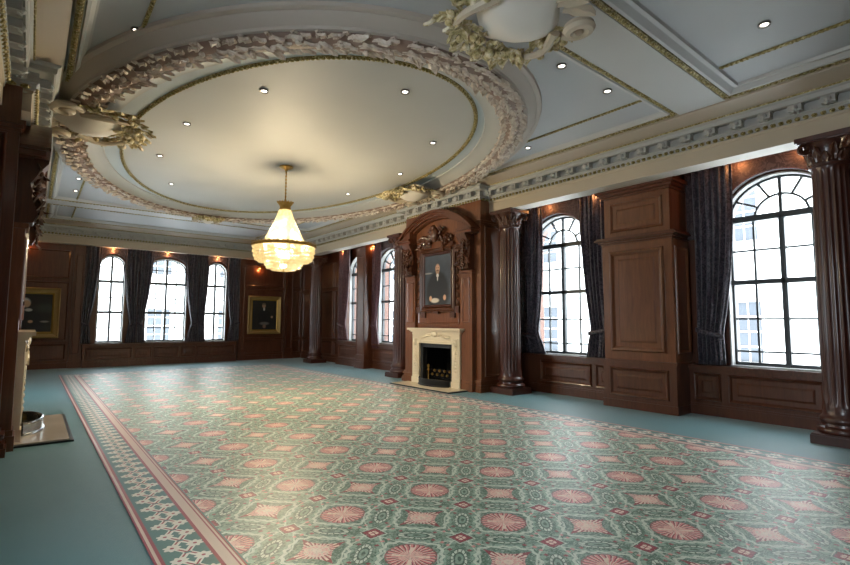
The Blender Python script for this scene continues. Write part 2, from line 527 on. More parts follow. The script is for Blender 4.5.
def make_window(name, w):
    """frame in local coordinates, centred at x=0; the wall face is y=0, frame stands at y .14"""
    a, sill, zs, r = w['a'], w['sill'], w['zs'], w['r']
    root = bpy.data.objects.new(name, None); COL.objects.link(root)
    y0, y1 = .13, .2
    m = MB()
    def arcbar(aa, rr, wd, z0=zs, ya=y0, yb=y1, n=28):
        P = arch_pts(0, aa, z0, rr, n); Q = arch_pts(0, aa-wd, z0, rr-wd, n)
        for k in range(n): m.prism([P[k], P[k+1], Q[k+1], Q[k]], ya, yb)
    fwid = .05
    arcbar(a, r, fwid)
    m.box(-a, y0, sill, -a+fwid, y1, zs); m.box(a-fwid, y0, sill, a, y1, zs)
    m.box(-a, y0, sill, a, y1, sill+.06)
    fr = m.obj('window_frame', 'frame_paint', root)
    m = MB(); arcbar(a+.0, r+.0, .02, zs, .0, y0, 28); m.box(-a, 0, sill, -a+.02, y0, zs); m.box(a-.02, 0, sill, a, y0, zs); m.box(-a, -.02, sill-.01, a, y0, sill+.012)
    m.obj('window_lining', 'plaster_white', root)
    m = MB()
    if w['big']:
        m.box(-a, y0-.03, zs-.05, a, y1+.02, zs+.04)         # transom
        m.box(-a, y0-.03, 1.99, a, y1+.02, 2.06)
        m.box(-.035, y0-.01, sill, .035, y1, zs)             # meeting stiles
        m.box(-.018, y0-.03, sill, .018, y1, zs)
        b = .014
        for sx in (-1, 1):
            m.box(sx*a*.52-b, y0+.02, sill, sx*a*.52+b, y1-.01, zs)
        for z in (2.51, 1.47, .98): m.box(-a, y0+.02, z-b, a, y1-.01, z+b)
        arcbar(a*.5, r*.55, .03, zs+.0, y0+.01, y1-.01, 16)
        for th in (30, 65, 90, 115, 150):
            c, s_ = cos(math.radians(th)), sin(math.radians(th))
            p0 = Vector((a*.5*c, 0, zs+r*.55*s_)); p1 = Vector((a*.98*c, 0, zs+r*.98*s_))
            d = (p1-p0).normalized(); n = Vector((-d.z, 0, d.x))*(.015 if th != 90 else .02)
            m.prism([((p0+n).x, (p0+n).z), ((p1+n).x, (p1+n).z), ((p1-n).x, (p1-n).z), ((p0-n).x, (p0-n).z)], y0+.01, y1-.01)
        m.box(-.02, y0, zs, .02, y1, zs+r*.55)
    else:
        m.box(-a, y0-.03, 2.6, a, y1+.02, 2.68); m.box(-a, y0-.03, 1.63, a, y1+.02, 1.71)
        b = .016
        m.box(-.03, y0-.01, sill, .03, y1, zs+r-.03)
        for z in (2.14, 1.18, zs): m.box(-a, y0+.02, z-b, a, y1-.01, z+b)
        if a > .5:
            for sx in (-.5, .5): m.box(sx*a-b, y0+.02, sill, sx*a+b, y1-.01, zs+r*.8)
    m.obj('glazing_bars', 'frame_paint', root)
    m = MB()
    P = [(-a+.01, sill), (a-.01, sill)]+arch_pts(0, a-.01, zs, r-.01)[::-1]
    vs = [m.v((p[0], (y0+y1)/2, p[1])) for p in P]; m.face(vs)
    m.obj('pane', 'window_glass', root)
    return root
WLAB = {0: 'arched window between panelled pier and near right column', 1: 'arched window between fluted column and tall panelled pier', 2: 'arched window just beyond the fireplace',
        3: 'sliver of arched window beyond the one past the fireplace', 4: 'narrow arched window nearest the left portrait on the far wall', 5: 'wide middle arched window on the far wall', 6: 'narrow arched window nearest the right portrait on the far wall'}
for k, (side, c, w) in enumerate(WINS):
    o = make_window('window_%d' % (k+1), w); place(o, side, c)
    structure(o, WLAB.get(k, 'arched window in the wall outside the picture'), 'window')
    # daylight portal in the opening
    ld = bpy.data.lights.new('window_portal', 'AREA'); ld.shape = 'RECTANGLE'; ld.size = 2*w['a']; ld.size_y = w['zs']+w['r']-w['sill']
    lo = bpy.data.objects.new('window_portal', ld); COL.objects.link(lo)
    try: ld.cycles.is_portal = True
    except Exception: pass
    place(lo, side, c, (w['zs']+w['r']+w['sill'])/2, .3)
    rz = FR[side][1]
    # area lights shine along their local -Z; the room lies along local -Y of the wall frame
    lo.rotation_euler = (Matrix.Rotation(rz, 3, 'Z') @ Matrix.Rotation(-PI/2, 3, 'X')).to_euler()

# dado / window benches along the walls
def dado(side, lo, hi, zt, depth, name, panels, sill=True, label=None):
    m = MB(); a, b = sorted((wl(side, lo), wl(side, hi)))
    m.box(a, -depth, 0, b, 0, zt)
    m.box(a, -depth-.02, 0, b, -depth, .14); m.box(a, -depth-.012, .14, b, -depth, .17)
    if sill:
        m.box(a-.02, -depth-.05, zt-.035, b+.02, 0, zt); m.box(a, -depth-.025, zt-.07, b, 0, zt-.035)
    for p, q in panels:
        p, q = sorted((wl(side, p), wl(side, q)))
        m.panel((0, -depth, 0), (1, 0, 0), (0, 0, 1), (0, -1, 0), p, .22, q, zt-.12)
    o = m.obj(name, 'mahogany'); place(o, side); structure(o, label, 'panelling'); return o
dado('right', 4.66, 7.0, .76, .2, 'trim_1', [(4.72, 5.1), (5.18, 6.35)], label='panelled dado under the window beyond the tall pier')
dado('right', -1, 3.45, .76, .2, 'trim_2', [(3.0, 3.38), (1.75, 2.9), (.2, 1.2)], label='panelled dado under the nearest right-hand window')
dado('right', 9.5, 12.9, .74, .2, 'trim_3', [(11.3, 12.7), (9.8, 11.2)], label='dark panelled dado just beyond the fireplace')
dado('right', 12.9, 14.6, .78, .34, 'trim_4', [(13.0, 14.5)], label='projecting panelled dado under the far right window')
dado('far', 1.25, 5.76, .70, .25, 'trim_5', [(1.32, 2.55), (2.62, 3.1), (3.15, 3.9), (3.95, 4.4), (4.45, 5.7)], label='long panelled window bench on the far wall')
dado('left', -1, 6.6, .76, .2, 'trim_6', [(.5, 1.8), (2, 4)], label='panelled dado along the left wall')

# panelled wall ends of the far wall and the dark far corner
def wainscot(side, lo, hi, name, rows, cols, depth=.06, top=4.1, label=None):
    m = MB(); a, b = sorted((wl(side, lo), wl(side, hi)))
    m.box(a, -depth, 0, b, 0, top); m.box(a, -depth-.03, 0, b, -depth, .16)
    for p, q in cols:
        p, q = sorted((wl(side, p), wl(side, q)))
        for z0, z1 in rows: m.panel((0, -depth, 0), (1, 0, 0), (0, 0, 1), (0, -1, 0), p, z0, q, z1, .05, .025, False)
    o = m.obj(name, 'mahogany'); place(o, side); structure(o, label, 'panelling'); return o
wainscot('far', XL, .95, 'trim_7', [(.24, .72), (.8, 2.55), (2.65, 3.5)], [(-1.05, -.55), (-.45, .85)], label='panelled wall section behind the left portrait')
wainscot('far', 5.85, XR, 'trim_8', [(.24, .72), (.8, 2.6), (2.7, 3.5)], [(5.95, 7.55), (7.65, 8.25)], label='panelled wall section behind the right portrait')
wainscot('right', 14.65, YF, 'trim_9', [(.24, .72), (.8, 2.5), (2.6, 3.5)], [(14.75, 15.35), (15.45, 16.6), (16.7, 17.9)], label='dark panelled wall section in the far right corner')
def slim_pilaster(side, along, w, name, depth=.14, label=None):
    m = MB(); a = wl(side, along)
    m.box(a-w/2, -depth, 0, a+w/2, 0, 4.1); m.box(a-w/2-.03, -depth-.03, 0, a+w/2+.03, 0, .2); m.box(a-w/2-.015, -depth-.015, .2, a+w/2+.015, 0, .26)
    m.panel((0, -depth, 0), (1, 0, 0), (0, 0, 1), (0, -1, 0), a-w/2+.05, .4, a+w/2-.05, 3.4, .03, .015, False)
    o = m.obj(name, 'mahogany'); place(o, side); structure(o, label, 'pilaster'); return o
slim_pilaster('far', 1.08, .3, 'trim_10', label='flat pilaster between left portrait and curtained windows')
slim_pilaster('far', 7.75, .34, 'trim_11', label='flat pilaster to the right of the right portrait')
slim_pilaster('far', 5.98, .22, 'trim_12', .1, label='flat pilaster between curtained windows and right portrait')
slim_pilaster('right', 12.9, .5, 'trim_13', .5, label='flat pilaster between the two windows beyond the fireplace')
slim_pilaster('right', 14.55, .3, 'trim_14', .3, label='flat pilaster before the dark far right corner')

# bay ceilings and beams over the columns
m = MB(); m.box(FRX+.3, YN, ZBAY, XR, YF, ZBAY+.2); m.box(XL, YN, ZBAY, FLX-.3, YF, ZBAY+.2); m.box(XL, FFY+.2, ZBAY, XR, YF, ZBAY+.2); m.box(XL, YN, ZBAY, XR, FNY-.2, ZBAY+.2)
structure(m.obj('ceiling_1', 'plaster_grey'), 'plain ceiling over the window recesses', 'ceiling')

# frieze path (closed, interior on the left hand side walking counter-clockwise)
RX, LX = .24, .24
PATH = [(FRX, FNY), (FRX, 7.04), (FRX-RX, 7.04), (FRX-RX, 9.52), (FRX, 9.52), (FRX, FFY), (FLX, FFY), (FLX, 9.40), (FLX+LX, 9.40), (FLX+LX, 6.76), (FLX, 6.76), (FLX, FNY)]
PATH2 = [(FRX, FNY), (FRX, FFY), (FLX, FFY), (FLX, FNY)]
def sweep(m, prof, path):
    n = len(path); nor = []
    for k in range(n):
        a, b = Vector(path[k]), Vector(path[(k+1) % n]); d = (b-a).normalized(); nor.append(Vector((-d.y, d.x)))
    rows = []
    for k in range(n):
        off = nor[k-1]+nor[k]
        if nor[k-1].dot(nor[k]) > .9: off = nor[k]
        rows.append([(path[k][0]+off.x*p, path[k][1]+off.y*p, z) for p, z in prof])
    vr = [[m.v(p) for p in r] for r in rows]
    for k in range(n):
        r0, r1 = vr[k], vr[(k+1) % n]
        for q in range(len(prof)-1): m.face([r0[q], r1[q], r1[q+1], r0[q+1]])
    return m
def shade(o): return o
structure(sweep(MB(), [(-.42, 4.4), (-.42, ZB+.03), (-.32, ZB+.03), (-.30, ZB), (0, ZB)], PATH).obj('trim_28', 'plaster_shell'), 'white soffit under the cream frieze', 'soffit')
structure(sweep(MB(), [(0, ZB), (0, ZB+.2), (.012, ZB+.215), (.012, ZB+.245)], PATH).obj('trim_15', 'plaster_cream'), 'cream frieze running round the hall', 'frieze')
structure(sweep(MB(), [(.012, 3.92), (.03, 3.93), (.035, 3.985), (.06, 4.0), (.06, 4.02), (.05, 4.03), (.05, 4.115), (.16, 4.115), (.18, 4.09), (.2, 4.10), (.205, 4.15), (.23, 4.165), (.24, 4.19)], PATH).obj('trim_16', 'plaster_grey'), 'grey cornice with modillion blocks round the hall', 'cornice')
structure(sweep(MB(), [(.24, 4.185), (.3, 4.2), (.5, 4.26), (.5, 4.285), (.505, 4.33)], PATH2).obj('trim_17', 'plaster_pink'), 'cream cove band between cornice and ceiling', 'cove')
# gold-green beads, modillion blocks and leaf strips
def walk(path, inset, step, fn):
    n = len(path)
    for k in range(n):
        a, b = Vector(path[k]), Vector(path[(k+1) % n]); d = (b-a); L = d.length; d.normalize(); nn = Vector((-d.y, d.x))
        cnt = max(1, int(L/step)); st = L/cnt
        for i in range(cnt):
            p = a+d*(st*(i+.5))+nn*inset
            fn(p, d, nn, st)
def obox(m, p, d, n, l, w, z0, z1):
    P = [p-d*l-n*w, p+d*l-n*w, p+d*l+n*w, p-d*l+n*w]
    m.rings([[(q.x, q.y, z) for q in P] for z in (z0, z1)])
m = MB(); walk(PATH, .03, .085, lambda p, d, n, st: m.blob((p.x, p.y, 3.945), (st*.42, st*.42, .026), None, 6, 4))
structure(m.obj('trim_18', 'gold_green'), 'gold dentil row above the cream frieze', 'dentil row')
m = MB()
def modillion(p, d, n, st):
    for z0, z1, w, l in ((4.02, 4.112, .055, .07), (4.10, 4.117, .06, .085)):
        obox(m, p+n*.0, d, n, l, w, z0, z1)
    m.blob((p.x+n.x*.05, p.y+n.y*.05, 4.055), (.04, .04, .035), None, 8, 5)
    m.leaf((p.x-n.x*.05, p.y-n.y*.05, 4.02), (n.x, n.y, .1), (0, 0, -1), .11, .055, .15, 3)
walk(PATH, .105, .32, modillion)
structure(m.obj('trim_19', 'plaster_grey'), 'row of carved modillion blocks under the cornice', 'modillion row')
m = MB(); sweep(m, [(.232, 4.172), (.245, 4.168), (.252, 4.185), (.245, 4.2)], PATH2)
structure(m.obj('trim_20', 'gold_green'), 'thin gilded bead along the top of the cornice', 'bead moulding')

# main ceiling with beams and sunk panels
EC, EA, EB = (3.53, 8.68), 3.19, 4.93
GX0, GX1 = FLX+.52, FRX-.52                     # .16 .. 6.84
BEAMS = [(2.33, 2.9), (14.45, 15.02)]
GY0, GY1 = FNY+.52, FFY-.52
PAN = [(GX0, GY0, GX1, BEAMS[0][0]), (GX0, BEAMS[1][1], GX1, GY1)]
m = MB(); m.box(XL, YN, ZT+.045, XR, YF, ZT+.3)
structure(m.obj('ceiling', 'plaster_blue'), 'pale grey plaster ceiling panels', 'ceiling')
m = MB()
for b0, b1 in BEAMS: m.box(GX0-.02, b0, ZT-.02, GX1+.02, b1, ZT+.2)
structure(m.obj('ceiling_2', 'plaster_white'), 'flat ceiling beams crossing between the cornices', 'beam')
# panel frames: gold leaf strip, sloping moulding, raised ridge
def flatframe(m, x0, y0, x1, y1, prof):
    R = [[(x0+i, y0+i, z), (x1-i, y0+i, z), (x1-i, y1-i, z), (x0+i, y1-i, z)] for i, z in prof]
    m.rings(R, True, False)
mw, mg = MB(), MB()
def goldstrip(m, pts, w, z, step=.07, h=.03):
    for a, b in zip(pts, pts[1:]):
        a, b = Vector(a), Vector(b); d = b-a; L = d.length; d.normalize(); n = Vector((-d.y, d.x)); cnt = max(1, int(L/step)); st = L/cnt
        m.rings([[(q.x, q.y, zz) for q in (a-n*w, b-n*w, b+n*w, a+n*w)] for zz in (z-h*.45, z+.05)])
        for i in range(cnt):
            p = a+d*(st*(i+.5))
            m.blob((p.x, p.y, z-h*.45), (st*.46 if abs(d.x) > .5 else w*.85, w*.85 if abs(d.x) > .5 else st*.46, h*.55), Matrix.Rotation(.35, 3, 'Z'), 6, 4)
for x0, y0, x1, y1 in PAN:
    flatframe(mw, x0, y0, x1, y1, [(0, 4.3), (.08, 4.3), (.09, 4.275), (.12, 4.28), (.17, 4.33), (.19, 4.335), (.2, 4.31), (.23, 4.31), (.24, 4.34), (.26, 4.36)])
    P = [(x0+.04, y0+.04), (x1-.04, y0+.04), (x1-.04, y1-.04), (x0+.04, y1-.04), (x0+.04, y0+.04)]
    goldstrip(mg, P, .03, 4.292)
    for xx in (x0+.6, x1-.8): goldstrip(mg, [(xx, y0+.24), (xx, y1-.24)], .018, 4.335, .05, .02)
# middle panel: strips on its edges
x0, y0, x1, y1 = GX0, BEAMS[0][1], GX1, BEAMS[1][0]
flatframe(mw, x0, y0, x1, y1, [(0, 4.3), (.08, 4.3), (.09, 4.28), (.12, 4.285), (.16, 4.33), (.2, 4.34)])
P = [(x0+.04, y0+.03), (x1-.04, y0+.03), (x1-.04, y1-.03), (x0+.04, y1-.03), (x0+.04, y0+.03)]
goldstrip(mg, P, .03, 4.292)
m3 = MB()
m3.box(x0+.18, y0+.18, 4.335, x1-.18, y1-.18, 4.45)
for xx in (x0+.56, x1-.72):
    goldstrip(mg, [(xx, y0+.1), (xx, 6.0)], .018, 4.328, .05, .02); goldstrip(mg, [(xx, 11.4), (xx, y1-.1)], .018, 4.328, .05, .02)
structure(m3.obj('ceiling_3', 'plaster_blue'), 'flat ceiling corners around the oval', 'ceiling')
structure(mw.obj('trim_21', 'plaster_white'), 'white stepped mouldings framing the ceiling panels', 'moulding')
structure(mg.obj('trim_22', 'gold_green'), 'gold green leaf strips edging the ceiling panels', 'gilded moulding')
# oval: sunk field, rope, cove and acanthus ring
def ell(a, b, th): return (EC[0]+a*cos(th), EC[1]+b*sin(th))
def ering(m, prof, n=160):
    """prof = (offset from leaf ring axis, z): positive outwards"""
    R = []
    for o, z in prof: R.append([(*ell(EA+o, EB+o, k/n*2*PI), z) for k in range(n)])
    m.rings(R, True, False)
m = MB(); ering(m, [(.40, 4.34), (.39, 4.30), (.36, 4.29), (.33, 4.295), (.31, 4.27), (.25, 4.235), (.21, 4.215), (.2, 4.19), (.165, 4.185), (.155, 4.215)])
structure(m.obj('trim_23', 'plaster_tan', smooth=True), 'pale oval moulding just outside the ceiling leaf garland', 'moulding')
m = MB(); ering(m, [(-.15, 4.215), (-.165, 4.19), (-.2, 4.2), (-.27, 4.25), (-.36, 4.285), (-.40, 4.285), (-.41, 4.32)])
structure(m.obj('trim_27', 'plaster_grey', smooth=True), 'pale oval cove just inside the ceiling leaf garland', 'moulding')
m = MB(); m.rings([[(*ell(a_, b_, k/160*2*PI), 4.308) for k in range(160)] for a_, b_ in ((EA-.39, EB-.39), (2.54, 4.48))], True, False)
structure(m.obj('ceiling_5', 'plaster_sky', recalc=False), 'pale blue flat band between the oval rope and the leaf garland', 'ceiling')
m = MB(); ering(m, [(.155, 4.21), (.12, 4.165), (.05, 4.14), (-.05, 4.14), (-.12, 4.165), (-.155, 4.21)])
structure(m.obj('trim_26', 'leaf_ground_shade', smooth=True), 'pinkish torus under the leaf garland, crevice shade in its colour', 'moulding')
m = MB(); n = 160; m.face([m.v((*ell(EA-.4, EB-.4, k/n*2*PI), 4.312)) for k in range(n)])
structure(m.obj('ceiling_4', 'plaster_grey'), 'oval ceiling field above the chandelier', 'ceiling')
m = MB(); N = 330
m.rings([[(*ell(2.53+o, 4.47+o, k/160*2*PI), z) for k in range(160)] for o, z in ((-.032, 4.318), (-.03, 4.298), (.03, 4.298), (.032, 4.318))], True, False)
for k in range(N):
    th = k/N*2*PI; x, y = ell(2.53, 4.47, th)
    tx, ty = -2.53*sin(th), 4.47*cos(th); ang = math.atan2(ty, tx)
    m.blob((x, y, 4.296), (.034, .019, .024), Matrix.Rotation(ang+.6, 3, 'Z'), 6, 4)
structure(m.obj('trim_24', 'gold_green', smooth=True), 'gilded rope moulding around the inner oval', 'rope moulding')
m = MB(); N = 190
for k in range(N):
    th = (k+.5)/N*2*PI; x, y = ell(EA, EB, th)
    T = Vector((-EA*sin(th), EB*cos(th), 0)).normalized(); O = Vector((T.y, -T.x, 0))
    c = Vector((x, y, 4.15))
    for s_ in (-1, 0, 1):
        d = (T*random.uniform(.7, 1)+O*(s_*.55+random.uniform(-.35, .35)))
        m.leaf(c+O*s_*.075+T*random.uniform(-.05, .05)+Vector((0, 0, .02*abs(s_))), d, (0, 0, -1), random.uniform(.14, .2), random.uniform(.045, .065), random.uniform(.15, .5), 4)
    if k % 2 == 0:
        for s_ in (-1, 1):
            m.leaf(c+O*s_*.11+Vector((0, 0, .035)), O*s_+T*random.uniform(-.5, .5), (0, 0, -1), .09, .04, .1, 3)
        m.blob(tuple(c+T*random.uniform(-.05, .05)+O*random.uniform(-.09, .09)+Vector((0, 0, -.03))), (.034, .034, .03), None, 7, 5)
structure(m.obj('trim_25', 'leaf_plaster', smooth=True), 'carved acanthus leaf garland ringing the ceiling oval', 'leaf garland')

# ------------------------------------------------------------------ cartouches on the oval
def cartouche(label, xy, rz, sc_=1.0):
    x, y = xy
    t = thing('ceiling_cartouche', label, 'plaster ornament', (x, y, 4.2), rz, 'cartouches on the oval moulding')
    # local: +x points away from the oval centre, z down is towards the room
    m = MB(); R = []
    for i in range(9):
        a = i/8; rr = sin(PI*(.04+.92*a))
        R.append([((-.36+.72*a), .42*rr*s/6*1.0, -.05-.17*(1-(s/6)**2)*rr) for s in range(-6, 7)])
    m.rings(R, False, False)
    m.rings([[((-.36+.72*i/8), .42*sin(PI*(.04+.92*i/8))*s/6, -.0) for s in (-6, 6)] for i in range(9)], False, False)
    m.obj('shield', 'plaster_shell', t, True)
    for s_ in (-1, 1):
        m = MB(); P = []; 
        for i in range(30):
            a = i/29*2.6*PI; rr = .17*(1-i/34)
            P.append((.24-rr*cos(a)*.9+.02, s_*(.44+rr*sin(a)*.8), -.10-.0015*i))
        m.tube(P, [.035+.018*sin(PI*i/29) for i in range(30)], 8)
        P = [(.1-.5*i/14, s_*(.36+.1*sin(PI*i/14)), -.1-.05*sin(PI*i/14)) for i in range(15)]
        m.tube(P, [.05-.002*i for i in range(15)], 8)
        m.obj('scroll', 'plaster_cream', t, True)
        m = MB()
        for q in range(28):
            a = random.uniform(0, 1)
            c = Vector((random.uniform(-.42, .2), s_*random.uniform(.34, .52), -.06))
            d = Vector((random.uniform(-1, .4), s_*random.uniform(.2, 1), 0))
            m.leaf(c, d, (0, 0, -1), random.uniform(.10, .19), random.uniform(.03, .05), random.uniform(.2, .7), 4)
        for q in range(8): m.blob((random.uniform(-.4, .1), s_*random.uniform(.38, .55), -.12), (.04, .04, .04), None, 7, 5)
        m.obj('leaf_spray', 'leaf_gilt', t, True)
    m = MB()
    for q in range(46):
        c = Vector((random.uniform(-.55, -.28), random.uniform(-.34, .34), -.06-random.random()*.06))
        a = random.uniform(0, 2*PI)
        m.leaf(c, (cos(a)-.5, sin(a), 0), (0, 0, -1), random.uniform(.10, .2), random.uniform(.035, .06), random.uniform(.3, .9), 4)
    for q in range(14): m.blob((random.uniform(-.55, -.3), random.uniform(-.3, .3), -.14), (.045, .045, .04), None, 7, 5)
    m.obj('flower_cluster', 'leaf_gilt', t, True)
    m = MB()
    for q in range(5):
        a = (q-2)*.42
        m.leaf((.30, .1*(q-2), -.05), (cos(a), sin(a), 0), (0, 0, -1), .26, .09, .35, 5)
    m.obj('shell_crest', 'plaster_cream', t, True)
    t.scale = (sc_, sc_, 1)
    return t
cartouche('carved plaster cartouche over the near end of the oval, largest in view', (3.27, 2.74), -PI/2, 1.08)
cartouche('carved plaster cartouche where the oval meets the left cornice', (.5, 8.05), PI, 1.18)
cartouche('carved plaster cartouche above the wooden arch of the right fireplace', (6.24, 8.15), 0, 1.05)
cartouche('small carved plaster cartouche at the far end of the oval', (3.53, 13.6), PI/2, .6)

# ------------------------------------------------------------------ chandelier
CH = (3.6, 8.65)
t = thing('chandelier', 'lit crystal basket chandelier hanging from the ceiling oval', 'chandelier', (CH[0], CH[1], 4.31))
m = MB(); m.lathe([(.001, 0), (.13, -.005), (.13, -.02), (.09, -.04), (.03, -.06), (.02, -.09), (.001, -.09)], 24); m.obj('ceiling_rose', 'brass', t, True)
m = MB(); m.tube([(0, 0, -.08), (0, 0, -.7)], .008, 8)
for q in range(9): m.lathe([(.004, -.025), (.018, -.012), (.018, .012), (.004, .025)], 10, (0, 0, -.12-q*.065))
m.obj('suspension_rod', 'brass', t, True)
m = MB(); m.lathe([(.02, -.70), (.06, -.72), (.105, -.705), (.115, -.73), (.105, -.75), (.10, -.78), (.11, -.84), (.09, -.86)], 28, cap=False)
for q in range(16):
    a = q/16*2*PI; m.leaf((.10*cos(a), .10*sin(a), -.75), (cos(a)*.3, sin(a)*.3, .9), (cos(a), sin(a), 0), .08, .03, .5, 3)
m.obj('crown', 'brass', t, True)
zc0, zc1, zr = -.84, -1.47, -1.505
m = MB()
NS = 60
for q in range(NS):
    a = q/NS*2*PI; pts = []
    for i in range(19):
        f = i/18; r = .10+.28*(f**1.15); z = zc0+(zc1-zc0)*f
        m.blob((r*cos(a), r*sin(a), z), (.012+.008*f, .012+.008*f, .021), None, 5, 3)
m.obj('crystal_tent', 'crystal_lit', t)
m = MB()
for q in range(48):
    a = q/48*2*PI; m.tube([((.103+.27*(i/6)**1.15)*cos(a), (.103+.27*(i/6)**1.15)*sin(a), zc0+(zc1-zc0)*i/6) for i in range(7)], .012, 5)
m.obj('bead_string', 'crystal_lit', t)
m = MB(); m.lathe([(.53, zr+.025), (.56, zr+.03), (.572, zr+.01), (.572, zr-.025), (.56, zr-.035), (.53, zr-.03)], 56, cap=False)
for q in range(44):
    a = q/44*2*PI; m.leaf((.56*cos(a), .56*sin(a), zr+.015), (cos(a)*.25, sin(a)*.25, 1), (cos(a), sin(a), 0), .04, .016, .4, 3)
    m.blob((.572*cos(a), .572*sin(a), zr-.01), (.018, .018, .02), None, 6, 4)
m.obj('rim_band', 'brass', t, True)
def bowl(prof, n, rad, mat, name):
    m = MB()
    for (r, z), (rn_, zn) in zip(prof, prof[1:]):
        L = math.hypot(rn_-r, zn-z); k = max(1, int(L/.05))
        for i in range(k):
            f = i/k; rr = r+(rn_-r)*f; zz = z+(zn-z)*f; cnt = max(6, int(2*PI*rr/.052))
            for q in range(cnt):
                a = (q+.5*(i % 2))/cnt*2*PI; m.blob((rr*cos(a), rr*sin(a), zz), (rad, rad, rad*1.5), None, 5, 3)
    m.obj(name, mat, t)
    m = MB(); m.lathe([(max(.002, r-.012), z) for r, z in prof], 40, cap=False); m.obj('bowl_lining', mat, t, True)
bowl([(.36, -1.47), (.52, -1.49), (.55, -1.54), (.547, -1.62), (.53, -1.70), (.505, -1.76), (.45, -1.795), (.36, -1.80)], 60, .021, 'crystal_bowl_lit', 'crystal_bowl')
bowl([(.335, -1.80), (.33, -1.86), (.30, -1.91), (.21, -1.945), (.05, -1.96)], 40, .02, 'crystal_bowl_lit', 'lower_crystal_bowl')  # beaded lower bowl of the chandelier
for q in range(8):
    a = q/8*2*PI
    m = MB(); m.lathe([(.001, -.03), (.02, -.025), (.03, 0), (.02, .03), (.001, .045)], 10, (.36*cos(a), .36*sin(a), -1.55)); m.obj('bulb', 'bulb_warm', t, True)
m = MB(); m.lathe([(.001, -2.0), (.02, -1.985), (.012, -1.97), (.03, -1.96), (.001, -1.95)], 12); m.obj('finial', 'brass', t, True)
def light(name, kind, loc, energy, color, size=.05, parent=None, **kw):
    ld = bpy.data.lights.new(name, kind); ld.energy = energy; ld.color = color
    if kind in ('POINT', 'SPOT'): ld.shadow_soft_size = size
    for k, v in kw.items(): setattr(ld, k, v)
    lo = bpy.data.objects.new(name, ld); COL.objects.link(lo); lo.location = loc
    return lo
light('chandelier_light', 'POINT', (CH[0], CH[1], 4.31-1.44), 430, (1, .81, .52), .09)
light('chandelier_light', 'POINT', (CH[0], CH[1], 4.31-1.62), 45, (1, .8, .5), .08)

# ------------------------------------------------------------------ downlights
m0 = thing('downlight', '', 'ceiling light', (0, 0, 0))
m = MB(); m.lathe([(.035, .01), (.04, -.004), (.055, -.008), (.058, .0), (.05, .03)], 24, cap=False); m.obj('trim_ring', 'lamp_trim', m0, True)
m = MB(); m.lathe([(.001, .002), (.03, .002), (.037, .012), (.001, .012)], 20); m.obj('lamp', 'downlight_lit', m0, True)
DL = [(2.14, 5.91, 4.31, 'recessed downlight in the near left of the inner oval'), (1.64, 7.65, 4.31, 'recessed downlight on the left of the inner oval, second nearest'),
      (1.62, 9.47, 4.31, 'recessed downlight on the left of the inner oval, beyond its middle'), (2.17, 11.29, 4.31, 'recessed downlight in the far left of the inner oval'),
      (4.93, 5.93, 4.31, 'recessed downlight in the near right of the inner oval'), (5.5, 7.62, 4.31, 'recessed downlight on the right of the inner oval'),
      (3.53, 4.8, 4.31, 'recessed downlight at the nearest tip of the inner oval'), (5.47, 9.6, 4.31, 'recessed downlight on the right of the oval above the fireplace side'),
      (5.47, 1.48, 4.345, 'recessed downlight in the nearest ceiling panel at the right'), (4.57, 3.2, 4.335, 'recessed downlight beside the largest cartouche'),
      (5.53, 3.2, 4.335, 'recessed downlight in the ceiling corner by the right beam'), (6.35, 5.14, 4.335, 'recessed downlight close to the right cornice beside the leaf ring'),
      (.68, 5.5, 4.335, 'recessed downlight at upper left next to the left gold strip'), (.62, 12.19, 4.335, 'recessed downlight beyond the left cartouche, the nearer of two'), (.64, 13.39, 4.335, 'recessed downlight beyond the left cartouche, the farther of two')]
for k, (x, y, z, lab) in enumerate(DL):
    o = m0 if k == 0 else dup(m0, (x, y, z)); o.location = (x, y, z-.014); o['label'] = lab; o['group'] = 'recessed ceiling downlights'
    sp = light('downlight_spot', 'SPOT', (x, y, z-.03), 5, (1, .9, .76), .03); sp.data.spot_size = math.radians(75); sp.data.spot_blend = .6

